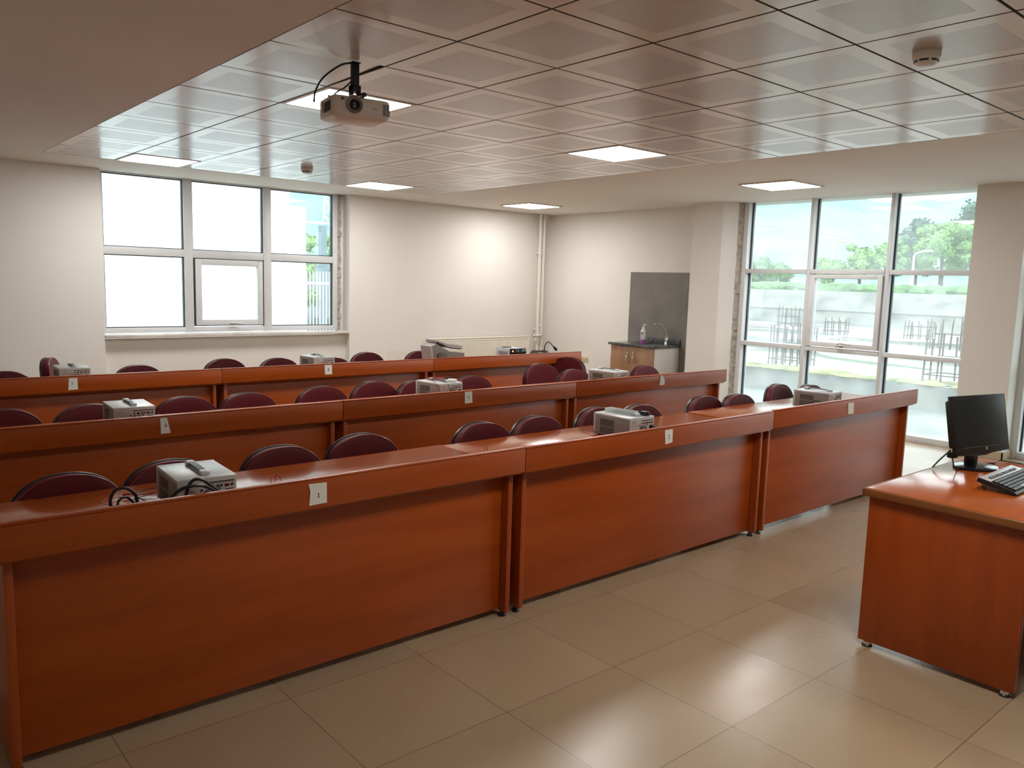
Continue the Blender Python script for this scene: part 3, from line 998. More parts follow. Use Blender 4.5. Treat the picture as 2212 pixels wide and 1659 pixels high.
def banana(name, label, x, y, zz=ZT):
    t_ = thing(name, label, 'test lead', (x, y, zz), 0, 'looped test leads on the front desks')
    G().cyl((-.006, -.015, .003), (-.006, -.015, .024), .0042, 10).obj('black_plug', BLACK, t_)
    G().cyl((.012, -.018, .003), (.012, -.018, .024), .0042, 10).obj('red_plug', REDL, t_)
    g = G()
    g.tube(cat([(-.006, -.015, .024), (-.004, -.012, .045), (.012, -.004, .058), (.03, .01, .058), (.048, .016, .035), (.048, .012, .006), (.03, -.03, .002)], 7), .0014, 6)
    g.tube(cat([(.012, -.018, .024), (.014, -.016, .045), (.022, -.01, .060), (.018, -.004, .062), (.014, -.004, .045)], 7), .0014, 6)
    g.obj('wire', REDW, t_)
    return t_


banana('test_lead', 'looped test lead with black and red plugs near sheet 1', 1.283, 2.90)
l2 = banana('test_lead', 'looped test lead with plugs on the front desk left of sheet 2', 2.338, 2.86)
l2.scale = (-1, 1, 1)
l2.rotation_euler = (0, 0, R(200))
l2.scale = (1, 1, 1)
tubething('test_lead', 'red clip lead beside the power supply with tray on top', 'test lead', (3.2, 2.95, ZT - .004), [
    ('red_wire', [(3.255, 3.02, z + .012), (3.21, 3.06, z + .02), (3.17, 3.02, z + .01), (3.18, 2.95, z + .004), (3.235, 2.90, z + .003)], .0018, REDW),
    ('red_clip', [(3.175, 2.97, z + .006), (3.205, 2.94, z + .008), (3.24, 2.915, z + .006)], [.006] * 8 + [.003] * 7, REDL),
    ('black_wire', [(3.26, 3.05, z + .016), (3.20, 3.09, z + .022), (3.165, 3.04, z + .012)], .0015, BLACK)])
tubething('probe', 'small black probe plug lying on the front desk left of the tray-topped supply', 'probe', (3.07, 2.90, ZT - .004), [
    ('grip', [(3.055, 2.905, z + .003), (3.085, 2.90, z + .004), (3.115, 2.885, z + .003)], .0065, BLACK),
    ('pin', [(3.025, 2.912, z + .003), (3.04, 2.909, z + .003), (3.055, 2.905, z + .003)], .002, STEEL)])
# clear tray and black adapter on the second supply
CLEAR = glass_mat('clear_plastic', .42, (.95, .95, .95))
g = G()
zt = ZT + .122
for a0, a1, b0, b1, c0, c1 in ((0, .052, 0, .19, 0, .0015), (0, .0015, 0, .19, 0, .02), (.0505, .052, 0, .19, 0, .02), (0, .052, 0, .0015, 0, .02), (0, .052, .1885, .19, 0, .02), (-.001, .053, -.001, .191, .0195, .0212)):
    g.box(a0, a1, b0, b1, c0, c1)
o = g.obj('plastic_tray', CLEAR, None, smooth=False)
o.location = (3.34, 2.85, zt)
o.rotation_euler = (0, 0, R(6))
tag(o, 'clear plastic tray lying on a grey power supply near sheet 2', 'tray')
o = thing('adapter', 'black plug adapter beside the clear plastic tray on a power supply', 'adapter', (3.415, 2.815, zt))
G().box(-.016, .016, -.01, .04, 0, .022, .004).obj('adapter_body', BLACK, o)
G().tube(cat([(0, -.01, .01), (.008, -.016, .005), (.02, -.012, .003)]), .003, 8).obj('cable', BLACK, o)
# cords of the other front-row supplies
o = thing('mains_lead', 'black power cord with plug behind the tray-topped power supply', 'mains lead', (3.44, 2.79, ZT - .004))
G().box(-.014, .016, -.028, .001, .046, .07, .003).obj('plug', BLACK, o)
G().tube(cat([(0, -.02, .058), (.02, -.05, .05), (.005, -.09, .02), (-.07, -.1, .006), (-.16, -.07, .006), (-.2, .02, .005), (-.21, .1, .005)]), .0042, 8).obj('cable', BLACK, o)
o = thing('mains_lead', 'black power cord coiled against the supply nearest the tall window', 'mains lead', (5.27, 2.76, ZT))
G().tube(cat([(-.01, .09, .008), (-.012, .095, .045), (-.012, .075, .066), (-.012, .04, .062), (-.012, .005, .04), (-.004, -.01, .022), (-.012, .02, .012), (-.012, .06, .02), (-.012, .055, .045), (-.012, .02, .04), (.0, -.02, .02), (.07, -.035, .012), (.15, -.03, .04), (.18, -.018, .054)], 6), .0042, 8).obj('cable', BLACK, o)
G().box(-.014, .014, -.026, .0, .047, .068, .003, T(.2, .002, 0) @ RZ(3)).obj('plug', BLACK, o)
# leads thrown over the supply near sheet 5
zt = ZT + .127
o = tubething('test_lead', 'red and black test leads heaped on the power supply near sheet 5', 'test lead', (3.27, 4.56, zt), [
    ('red_wire', [(3.24, 4.70, zt + .004), (3.242, 4.705, zt + .05), (3.255, 4.715, zt + .066), (3.262, 4.715, zt + .04), (3.25, 4.68, zt + .006), (3.22, 4.62, zt + .004), (3.20, 4.54, zt + .003), (3.178, 4.47, zt - .012), (3.178, 4.44, zt - .05), (3.21, 4.42, zt - .085), (3.28, 4.41, zt - .09)], .0017, REDW),
    ('red_wire', [(3.22, 4.66, zt + .008), (3.28, 4.64, zt + .012), (3.32, 4.60, zt + .010), (3.30, 4.56, zt + .006), (3.24, 4.60, zt + .006), (3.25, 4.66, zt + .01), (3.30, 4.67, zt + .008)], .0017, REDW),
    ('red_clip', [(3.28, 4.63, zt + .012), (3.305, 4.61, zt + .014), (3.33, 4.59, zt + .012)], .005, REDL),
    ('black_wire', [(3.21, 4.64, zt + .004), (3.26, 4.58, zt + .006), (3.26, 4.51, zt + .004), (3.25, 4.44, zt - .012), (3.262, 4.42, zt - .05), (3.30, 4.405, zt - .075), (3.37, 4.42, zt - .07)], .0022, BLACK),
    ('black_clip', [(3.345, 4.64, zt + .012), (3.37, 4.62, zt + .013), (3.39, 4.60, zt + .012)], .005, BLACK)])
o = thing('small_adapter', 'small white adapter on top of the power supply near sheet 5', 'adapter', (3.33, 4.50, zt - .003))
G().box(-.022, .022, -.03, .03, 0, .02, .007, RZ(15)).obj('adapter_body', WHITEP, o)

# ------------------------------------------------------------------ oscilloscope, black instrument and cables on the back row
o = thing('oscilloscope', 'grey oscilloscope lying face up under a folded grey pouch, back row', 'oscilloscope', (4.50, 6.40, ZT + .002), -2)
side = [(0, 0), (.0, .0), (0, .02), (-.02, .18), (.03, .205), (.30, .095), (.36, .09), (.36, .0)]
SCOPE = mat('warm_grey_plastic', (.21, .185, .165), .45)
# profile in (x, z), extruded along y
Mxz = Matrix(((1, 0, 0, 0), (0, 0, 1, 0), (0, 1, 0, 0), (0, 0, 0, 1)))
G().prism([(0, .004), (-.018, .185), (.035, .212), (.13, .16), (.22, .115), (.37, .11), (.37, .004)], 0, .17, Mxz).obj('case', SCOPE, o, smooth=False)
G().prism([(-.008, .004), (-.036, .185), (-.018, .197), (.006, .004)], -.004, .176, Mxz).obj('bezel', mat('light_grey_bezel', (.42, .38, .35), .45), o, smooth=False)
g = G()
for k in range(3): g.prism([(.115 + .0 * k, .112 - .026 * k), (.165, .088 - .026 * k), (.165, .098 - .026 * k), (.115, .124 - .026 * k)], -.002, .001, Mxz)
g.obj('vent_slot', VENTM, o, smooth=False)
G().lathe([(.03, 0), (.036, .01), (.03, .022), (.001, .024)], 24, T(.075, 0, .09) @ RX(90)).obj('hinge_hub', mat('dark_grey_plastic', (.10, .085, .075), .4), o)
g = G()
for zz in (.085, .068): g.lathe([(.008, 0), (.008, .035), (.001, .035)], 14, T(.37, .06 + (.085 - zz), zz + .01) @ RY(90))
g.obj('connector', STEEL, o)
o = thing('cover_pouch', 'folded light grey cloth pouch on top of the oscilloscope', 'pouch', (4.535, 6.40, ZT + .163), -2)
CLOTH = mat('grey_cloth', (.42, .385, .37), .9, spec=.1, var=.08, vscale=30, bump=.5, bscale=150)
g = G()
NX, NY = 14, 8
top = []
pr = [(0, .062), (.06, .045), (.13, .016), (.20, .002), (.27, -.006), (.33, -.008)]
def ph(x):
    for (a, za), (b_, zb) in zip(pr[:-1], pr[1:]):
        if a <= x <= b_: return za + (zb - za) * (x - a) / (b_ - a)
    return pr[-1][1]
for lay in (0, 1):
    for i in range(NX + 1):
        for j in range(NY + 1):
            x = .31 * i / NX
            yy = .185 * j / NY
            th = (.026 + .018 * min(1, i / 9)) * lay
            edge = min(i, NX - i, j, NY - j)
            if edge == 0 and lay: th *= .8
            top.append((x, yy, ph(x) - .005 + th + .003 * math.sin(9 * yy + 14 * x) * lay))
n1 = (NX + 1) * (NY + 1)
fs = []
for lay in (0, 1):
    for i in range(NX):
        for j in range(NY):
            a = lay * n1 + i * (NY + 1) + j
            fs.append((a, a + 1, a + NY + 2, a + NY + 1))
def idx(l, i, j): return l * n1 + i * (NY + 1) + j
for i in range(NX):
    for j in (0, NY): fs.append((idx(0, i, j), idx(0, i + 1, j), idx(1, i + 1, j), idx(1, i, j)))
for j in range(NY):
    for i in (0, NX): fs.append((idx(0, i, j), idx(0, i, j + 1), idx(1, i, j + 1), idx(1, i, j)))
g.add(top, fs).obj('pouch_body', CLOTH, o)
g = G()
g.tube(cat([(-.004, -.003, .066), (.05, -.005, .046), (.12, -.005, .016), (.17, -.005, .004), (.2, -.005, .0), (.285, -.003, -.008)]), .0055, 8)
g.obj('black_trim', BLACK, o)

o = thing('bench_instrument', 'small instrument with black front panel and orange button, back row', 'instrument', (5.30, 6.42, ZT + .002), -4)
W_, D_, H_ = .215, .26, .132
G().box(0, W_ + .0, 0.006, D_, .004, H_, .003, T(.19, 0, 0)).obj('case', CASE, o)
G().box(.189, .19 + W_ + .001, 0, .008, .003, H_ + .001, .003).obj('front_panel', BLACKG, o)
g = G()
for k in range(6): g.box(.1885, .1905, .05 + .028 * k, .063 + .028 * k, .03, .095)
g.obj('side_vent', VENTM, o, smooth=False)
G().box(.215, .233, -.006, .002, .094, .112, .002).obj('power_button', emit_mat('orange_lamp', (1, .25, .04), .7), o)
o = thing('pen', 'black marker pen lying on the instrument with the black front', 'pen', (5.55, 6.50, ZT + .002 + H_ + .001))
G().tube([(-.06, .04, .006), (.035, -.0, .006)], .005, 10).obj('barrel', BLACK, o)
G().tube([(-.085, .05, .006), (-.06, .04, .006)], .0045, 10).obj('cap', WHITEP, o)
o = thing('cable_bundle', 'coiled cables with red clip at the sink end of the back row', 'cables', (5.92, 6.42, ZT + .002))
g = G()
for q in range(3):
    g.tube(cat([(.13 * math.cos(a / 6 * 2 * PI) * (1 - .12 * q) + random.uniform(-.01, .01), .07 * math.sin(a / 6 * 2 * PI), .07 + .012 * q + random.uniform(-.006, .006)) for a in range(6)], 6, True), .004, 6, closed=True)
g.obj('cable', BLACK, o)
BLUEB = mat('blue_black_plastic', (.03, .045, .08), .4)
G().box(-.06, .16, -.03, .05, 0, .062, .01).obj('cable_reel', BLUEB, o)
g = G()
g.tube(cat([(-.17, -.02, .05), (-.14, -.03, .085), (-.09, -.03, .1), (-.05, -.02, .09)]), .003, 6)
g.obj('black_wire', BLACK, o)
G().tube([(-.06, -.02, .094), (-.035, -.02, .086)], .009, 8).obj('red_clip', REDL, o)
o = thing('mains_lead', 'arched black cable with round plug standing up on the back row', 'mains lead', (6.0, 6.42, ZT + .002))
g = G()
g.tube(cat([(0.0, .0, .066), (-.003, 0, .11), (.005, 0, .155), (.04, 0, .186), (.07, 0, .182), (.10, 0, .158), (.135, 0, .132)]), .0055, 8)
g.obj('cable', BLACK, o)
g = G()
g.tube([(.128, 0, .136), (.15, 0, .118), (.165, 0, .106), (.178, 0, .096)], [.008, .013, .017, .015], 12)
po = g.obj('plug', BLACK, o)
g = G()
for yy in (-.006, .006): g.cyl((.178, yy, .096), (.193, yy, .084), .0024, 8)
g.obj('pin', STEEL, po)

# ------------------------------------------------------------------ teacher desk
o = thing('teacher_desk', 'cherry desk with rounded edge carrying the computer monitor', 'desk', (3.345, 1.555, 0))
L_ = 1.16
G().box(.012, L_ - .012, -.755, -.012, .665, .700, .004).obj('desktop', WOODT, o)
g = G()
g.box(0, L_, -.012, .0, .664, .6985, .0055, None, 3); g.box(0, .0125, -.767, 0, .664, .6985, .0055, None, 3); g.box(L_ - .0125, L_, -.767, 0, .664, .6985, .0055, None, 3); g.box(0, L_, -.767, -.7545, .664, .6985, .0055, None, 3)
g.obj('edge_band', WOODE, o)
for a in (.022, L_ - .05): G().box(a, a + .028, -.635, -.022, .022, .664, .004).obj('side_panel', WOODV, o)
G().box(.05, L_ - .05, -.09, -.072, .20, .664, .002).obj('modesty_panel', WOODH, o)
for a in (.036, L_ - .036):
    for b_ in (-.06, -.60):
        g = G(); g.lathe([(.001, 0), (.021, 0), (.022, .006), (.018, .010)], 18, T(a, b_, 0)); ft = g.obj('foot', BLACK, o)
        G().lathe([(.017, .009), (.017, .022), (.001, .022)], 16, T(a, b_, 0)).obj('foot_stem', CHROME, ft)

# monitor
mx_, my_ = 4.205, 1.385
o = thing('monitor', 'black flat computer monitor standing on the teacher desk', 'monitor', (mx_, my_, .70), -13)
g = G()
g.lathe([(.001, 0), (.112, 0), (.118, .004), (.112, .010), (.07, .017), (.03, .020), (.001, .020)], 40, T(0, .035, 0) @ S(1, .78, 1))
g.obj('base', BLACKG, o)
G().box(-.035, .035, .045, .075, .012, .20, .006).obj('stand_neck', BLACK, o)
TM = T(0, 0, .082) @ RX(-11)
g = G()
Wm, Hm = .208, .278
fr = .016
g.box(-Wm, Wm, 0, .022, .0, Hm, .004, TM)
# chin bulging down in the middle
chin = [(-Wm + .004, .02), (-Wm + .004, -.004), (-.06, -.012), (.02, -.013), (.07, -.004), (Wm - .004, .001), (Wm - .004, .02)]
g.prism(chin, 0.002, .020, TM @ Mxz)
g.box(-Wm + .015, Wm - .015, .02, .05, .03, Hm - .02, .01, TM)
g.box(-.13, .13, .045, .072, .05, Hm - .06, .012, TM)
g.obj('housing', BLACK, o)
G().box(-Wm + fr, Wm - fr, -.0012, .004, .034, Hm - fr, .0008, TM).obj('screen', mat('dark_lcd', (.010, .013, .014), .33), o)
g = G()
g.box(-.014 + .03, .002 + .03, -.0018, 0, .012, .026, 0, TM)
g.box(-.15, .12, -.0012, 0, .0295, .0305, 0, TM)
g.obj('logo', mat('silver_logo', (.25, .26, .27), .4, .3), o, smooth=False)
g = G()
g.tube(cat([(-.13, .06, .10), (-.16, .05, .06), (-.165, .035, .02), (-.15, .03, .004), (-.1, .04, .003)]), .003, 8)
g.tube(cat([(-.15, .07, .09), (-.20, .09, .04), (-.23, .10, .006)]), .004, 8)
g.box(-.17, -.125, .045, .075, .055, .085, .004)
g.obj('cable', BLACK, o)

# keyboard
o = thing('keyboard', 'black and silver computer keyboard propped on fold-out feet', 'keyboard', (3.745, 1.095, .70), 1)
KM = RX(10.5)
KB, KD = .42, .158
G().prism([(0, .004), (KD, .004), (KD, .020), (KD - .004, .024), (.02, .017), (0, .010)], 0, KB, KM @ Matrix(((0, 0, 1, 0), (1, 0, 0, 0), (0, 1, 0, 0), (0, 0, 0, 1)))).obj('base', BLACK, o, smooth=False)
G().box(.003, KB - .003, KD - .052, KD - .003, .0205, .0255, .001, KM).obj('silver_strip', mat('silver_plastic', (.42, .40, .38), .35), o)
g = G()
for k in range(4):
    for q in range(4): g.box(.04 + .085 * k + .0185 * q, .055 + .085 * k + .0185 * q, KD - .042, KD - .028, .024, .0295, .0015, KM)
for r_ in range(5):
    yy = .012 + .0186 * r_
    nk = 15 if r_ else 9
    for k in range(20):
        if r_ == 0 and 3 <= k <= 8: continue
        g.box(.014 + .0196 * k, .031 + .0196 * k, yy, yy + .0165, .0165 + .0008 * r_, .0245 + .0008 * r_, .002, KM)
g.obj('keys', BLACK, o)
G().box(.014 + .0196 * 3, .014 + .0196 * 9 - .003, .012, .0285, .016, .0245, .002, KM).obj('space_bar', mat('grey_key', (.10, .105, .11), .3), o)
for xx in (.02, KB - .05):
    g = G()
    zb = KD * math.sin(R(10.5))
    g.tube([(xx, KD - .02, zb + .0), (xx - .003, KD - .028, .002), (xx + .026, KD - .028, .002), (xx + .024, KD - .02, zb + .0)], .0024, 6)
    g.obj('fold_out_foot', BLACK, o)
o = tubething('monitor_cable', 'thin black cable running across the back of the teacher desk', 'cable', (4.3, 1.48, .70), [
    ('cable', [(4.235, 1.43, .706), (4.28, 1.44, .704), (4.33, 1.44, .703), (4.40, 1.40, .703), (4.47, 1.40, .706), (4.50, 1.36, .703), (4.49, 1.2, .703)], .003, BLACK)])

# office chair under the teacher desk (only a sliver shows)
o = thing('office_chair', 'black swivel office chair tucked under the teacher desk', 'chair', (3.86, .60, 0))
G().box(-.22, .22, -.2, .22, .40, .47, .03).obj('seat', BLACK, o)
G().box(-.2, .2, -.29, -.24, .52, .95, .02).obj('backrest', BLACK, o)
G().tube([(0, 0, .08), (0, 0, .40)], .028, 14).obj('gas_column', BLACKM, o)
G().tube(cat([(0, -.1, .41), (0, -.27, .43), (0, -.28, .6)]), .02, 8).obj('back_bar', BLACKM, o)
for k in range(5):
    a = R(72 * k + 100)
    g = G(); g.tube([(0, 0, .10), (.2 * math.cos(a), .2 * math.sin(a), .075), (.27 * math.cos(a), .27 * math.sin(a), .062)], [.026, .02, .015], 8)
    lg = g.obj('leg', BLACK, o)
    G().cyl((.27 * math.cos(a) - .02 * math.sin(a), .27 * math.sin(a) + .02 * math.cos(a), .026), (.27 * math.cos(a) + .02 * math.sin(a), .27 * math.sin(a) - .02 * math.cos(a), .026), .026, 14).obj('caster', BLACK, lg)

# ------------------------------------------------------------------ radiator and pipes (back wall, right corner)
o = thing('radiator', 'long cream panel radiator on the back wall', 'radiator', (6.32, 9.14, 0))
RL = 1.83
g = G()
g.box(0, RL, -.055, -.045, .23, .715, .003)
for k in range(52):
    xx = .03 + k * (RL - .06) / 51
    g.prism([(-.0085, 0), (-.004, -.008), (.004, -.008), (.0085, 0)], .255, .665, T(xx, -.055, 0))
g.box(0, RL, .0, .012, .23, .715, .003)
g.obj('panel', RADW, o, smooth=False)
g = G()
g.box(-.004, RL + .004, -.06, .018, .713, .728, .004); g.box(-.006, .0, -.06, .018, .22, .728, .002); g.box(RL, RL + .006, -.06, .018, .22, .728, .002)
g.obj('cover', RADW, o)
g = G()
for k in range(52): g.box(.024 + k * (RL - .06) / 51, .038 + k * (RL - .06) / 51, -.0562, -.05, .675, .682)
g.obj('slot_row', VENTM, o, smooth=False)
G().cyl((-.012, -.02, .66), (-.0, -.02, .66), .012, 12).obj('plug', CHROME, o)
G().box(.2, .24, .01, .055, .3, .6).obj('wall_bracket', RADW, o, smooth=False)
G().box(RL - .24, RL - .2, .01, .055, .3, .6).obj('wall_bracket', RADW, o, smooth=False)
PIPE = mat('white_pipe', (.74, .705, .64), .4)
o = thing('heating_pipe', 'left of the two white vertical heating pipes in the corner', 'pipe', (8.352, 9.12, 0), 0, 'white heating pipes')
G().cyl((0, 0, 0), (0, 0, ZC), .026, 18).obj('riser', PIPE, o)
g = G()
for zz in (1.98, .82): g.lathe([(.032, -.016), (.034, 0), (.032, .016)], 18, T(0, 0, zz)); g.box(-.05, .05, -.008, .008, zz - .012, zz + .012, .003); g.box(-.008, .008, 0, .078, zz - .01, zz + .01)
g.obj('pipe_clamp', PIPE, o)
g = G()
g.lathe([(.027, .70), (.036, .71), (.036, .79), (.027, .80)], 18); g.lathe([(.027, .60), (.034, .61), (.034, .68), (.027, .69)], 18)
g.obj('coupling', PIPE, o)
o = thing('heating_pipe', 'right of the two white vertical heating pipes, nearest the room corner', 'pipe', (8.432, 9.12, 0), 0, 'white heating pipes')
G().cyl((0, 0, 0), (0, 0, ZC), .022, 18).obj('riser', PIPE, o)
g = G()
for zz in (2.02, .87): g.lathe([(.028, -.014), (.030, 0), (.028, .014)], 18, T(0, 0, zz)); g.box(-.042, .042, -.007, .007, zz - .01, zz + .01, .003); g.box(-.007, .007, 0, .078, zz - .01, zz + .01)
g.obj('pipe_clamp', PIPE, o)
g = G(); g.lathe([(.023, .55), (.030, .56), (.030, .70), (.023, .71)], 18); g.obj('coupling', PIPE, o)
g = G(); g.tube(cat([(0, -.0, .735), (-.05, -.05, .735), (-.10, -.06, .733), (-.20, -.055, .725)]), .014, 12); g.obj('branch_pipe', PIPE, o)
g = G(); g.lathe([(.016, 0), (.02, .01), (.02, .03), (.012, .035)], 14, T(-.21, -.055, .724) @ RY(60)); g.obj('valve', STEEL, o)

# unpainted filler patch and power outlet
o = G(); o.add([(0, 0, 0), (.36, 0, -.03), (.34, 0, .05), (.2, 0, .09), (.05, 0, .08), (-.02, 0, .05)], [(0, 1, 2, 3, 4, 5)], T(5.74, YB - .001, .53))
g = G(); g.prism([(0, -.3), (.34, -.3), (.33, .0), (.26, .028), (.06, .05), (.0, .045)], -.0012, .0005, T(5.72, YB, .53) @ Mxz)
pa = g.obj('wall_patch', mat('pinkish_filler', (.74, .675, .62), .9), None, smooth=False)
pa['kind'] = 'structure'
o = thing('power_outlet', 'double cream power outlet on the wall left of the sink cabinet', 'outlet', (XR, 8.34, .425))
G().box(-.012, 0, -.075, .075, -.04, .04, .004).obj('cover_plate', mat('cream_plastic', (.66, .58, .42), .4), o)
g = G()
for yy in (-.036, .036): g.lathe([(.022, 0), (.022, .003), (.018, .0035), (.017, .001), (.001, .001)], 20, T(-.0115, yy, 0) @ RY(-90))
so = g.obj('socket', mat('cream_socket', (.5, .43, .3), .4), o)
g = G()
for yy in (-.036, .036):
    for q in (-.008, .008): g.cyl((-.0135, yy + q, 0), (-.0155, yy + q, 0), .003, 8)
g.obj('socket_hole', INK, so)

# ------------------------------------------------------------------ sink corner
g = G()
ty = [(6.515, 7.0115), (7.0125, 7.51)]
g.box(XR - .0082, XR, 6.5155, 7.5095, .0035, 1.7185)
for zz in range(6):
    for a, b_ in ty: g.box(XR - .009, XR, a, b_, .001 + .2865 * zz, .2865 * (zz + 1))
sp = g.obj('trim_2', GREYT, smooth=False, kind='structure')

o = thing('sink_cabinet', 'small wooden sink cabinet with black stone top in the corner', 'cabinet', (XR - .01, 6.605, 0))
# interior carcass; doors face -x
G().box(-.50, -.002, 0, .745, .06, .735, .003).obj('carcass', PANELW, o)
G().box(-.47, -.03, .02, .72, 0, .06).obj('plinth', BLACKM, o, smooth=False)
for k, (a, b_) in enumerate(((.004, .370), (.374, .741))):
    d = G().box(-.520, -.502, a, b_, .07, .732, .002).obj('door', DOORW, o)
    yy = .325 if k == 0 else .425
    g = G()
    g.tube(cat([(-.521, yy, .66), (-.545, yy, .65), (-.548, yy + .004, .60), (-.545, yy, .53), (-.521, yy, .52)]), [.006] * 12 + [.011] * 4 + [.006] * 9, 10)
    g.obj('handle', STEEL, d)
g = G()
# worktop with a round bowl let in
g.box(-.545, 0, -.02, .775, .737, .768, .003)
g.box(-.022, 0, -.02, .56, .768, .835, .003)
wt = g.obj('worktop', GRANITE, o)
g = G()
g.lathe([(.135, .7695), (.14, .771), (.147, .7712), (.15, .769)], 36, T(-.27, .40, 0))
g.lathe([(.135, .7698), (.12, .7690), (.001, .7688)], 36, T(-.27, .40, 0), cap=False)
g.obj('basin', mat('dark_basin', (.015, .015, .017), .2), o)
g = G()
g.lathe([(.024, .768), (.022, .785), (.014, .80), (.013, .845), (.009, .85)], 18, T(-.08, .16, 0))
g.tube(cat([(-.08, .16, .845), (-.082, .162, .90), (-.095, .175, .965), (-.14, .215, 1.02), (-.20, .255, 1.035), (-.225, .27, 1.02)]), .0105, 10)
tp = g.obj('tap', CHROME, o)
g = G(); g.box(-.108, -.098, .115, .165, .815, .845, .004); g.lathe([(.016, 0), (.017, .012), (.012, .02), (.001, .02)], 14, T(-.09, .13, .845)); g.obj('tap_lever', CHROME, tp)

o = thing('soap_bottle', 'white pump bottle with purple liquid beside the sink basin', 'bottle', (8.27, 6.945, .768), 20)
SOAP = mat('translucent_white_plastic', (.70, .68, .70), .3)
PURP = mat('purple_liquid', (.33, .09, .33), .3)
G().lathe([(.001, .0), (.040, 0), (.043, .006), (.043, .06)], 28, S(1, .72, 1)).obj('purple_bottom', PURP, o)
G().lathe([(.0432, .06), (.0432, .17), (.038, .188), (.018, .198), (.016, .205)], 28, S(1, .72, 1)).obj('bottle_body', SOAP, o)
g = G()
g.lathe([(.017, .20), (.018, .222), (.007, .226), (.006, .25), (.001, .25)], 18)
g.tube(cat([(0, 0, .252), (.0, -.012, .256), (.0, -.035, .252)]), .006, 8)
g.obj('pump', WHITEP, o)
lb = G()
lb.box(-.0438, -.0428, -.014, .014, .055, .15, .0003)
lb.obj('label', mat('pale_label', (.5, .52, .6), .5), o, smooth=False)
G().box(-.0446, -.0436, -.011, .012, .135, .152).obj('brand_block', INK, o, smooth=False)

# ------------------------------------------------------------------ outside
GRND = mat('outside_gravel', (.24, .25, .235), .95, var=.25, vscale=1.2)
CONC = mat('weathered_concrete', (.20, .205, .20), .9, col2=(.34, .33, .30), vscale=1.6, stretch=(1, 1, .6))
MOSS = mat('mossy_edge', (.25, .24, .10), .95, var=.4, vscale=4)
RUST = mat('rusty_steel', (.10, .075, .065), .8)


def slab_material():
    m, t, b = nt('wet_concrete_slab')
    N, L = t.nodes, t.links
    tc = N.new('ShaderNodeTexCoord')
    mp = N.new('ShaderNodeMapping'); mp.inputs['Scale'].default_value = (.22, .12, 1)
    L.new(tc.outputs['Object'], mp.inputs['Vector'])
    n = N.new('ShaderNodeTexNoise'); n.inputs['Scale'].default_value = 1.6; n.inputs['Detail'].default_value = 7; n.inputs['Distortion'].default_value = .8
    L.new(mp.outputs[0], n.inputs['Vector'])
    n2 = N.new('ShaderNodeTexNoise'); n2.inputs['Scale'].default_value = 2.2; n2.inputs['Detail'].default_value = 8
    L.new(tc.outputs['Object'], n2.inputs['Vector'])
    wet = N.new('ShaderNodeMapRange'); wet.inputs['From Min'].default_value = .47; wet.inputs['From Max'].default_value = .55
    L.new(n.outputs['Fac'], wet.inputs['Value'])
    cr = N.new('ShaderNodeValToRGB')
    cr.color_ramp.elements[0].color = (.20, .185, .17, 1); cr.color_ramp.elements[1].color = (.40, .36, .33, 1)
    L.new(n2.outputs['Fac'], cr.inputs['Fac'])
    mx = N.new('ShaderNodeMix'); mx.data_type = 'RGBA'
    L.new(wet.outputs[0], mx.inputs['Factor']); L.new(cr.outputs[0], mx.inputs['A']); mx.inputs['B'].default_value = (.12, .12, .125, 1)
    L.new(mx.outputs['Result'], b.inputs['Base Color'])
    rr = N.new('ShaderNodeMapRange'); rr.inputs['To Min'].default_value = .85; rr.inputs['To Max'].default_value = .06
    L.new(wet.outputs[0], rr.inputs['Value']); L.new(rr.outputs[0], b.inputs['Roughness'])
    return m


SLABM = slab_material()
g = G(); g.box(8.95, 13.35, -30, 40, -.6, -.3); g.obj('exterior_ground', GRND, smooth=False, kind='structure')
g = G(); g.box(-60, 60, 9.6, 120, -.7, -.35); g.obj('exterior_lawn', mat('pale_yard_concrete', (.42, .43, .43), .9, var=.15, vscale=.8), smooth=False, kind='structure')
g = G(); g.box(13.35, 60, -30, 9.55, -.6, .125); g.box(13.35, 60, 9.55, 60, -.3, .125); g.obj('concrete_slab', SLABM, smooth=False, kind='structure')
g = G(); g.box(13.2, 13.36, -30, 40, -.5, .10); g.obj('slab_face', CONC, smooth=False, kind='structure')
random.seed(11)
g = G()
for k in range(260):
    yy = -2 + 14 * random.random()
    xx = 13.22 + .5 * random.random() ** 2
    g.ball((xx, yy, .11), random.uniform(.06, .2), random.uniform(.08, .3), random.uniform(.02, .055), 7, 4)
mo = g.obj('moss', MOSS); mo['kind'] = 'stuff'; tag(mo, 'yellow-green moss and weeds along the concrete edge outside', 'moss')
RETW = mat('stained_retaining_wall', (.24, .235, .22), .95, col2=(.50, .48, .44), vscale=.9, stretch=(1, 1, 2.4))
g = G(); g.box(33.5, 34.3, -30, 70, 0, 1.56); g.box(33.42, 33.5, -30, 70, .72, .80); g.obj('retaining_wall', RETW, smooth=False, kind='structure')
g = G(); g.box(34.3, 120, -40, 120, .9, 1.45); g.obj('upper_ground', mat('upper_lawn', (.14, .19, .08), .95, var=.3, vscale=.4), smooth=False, kind='structure')


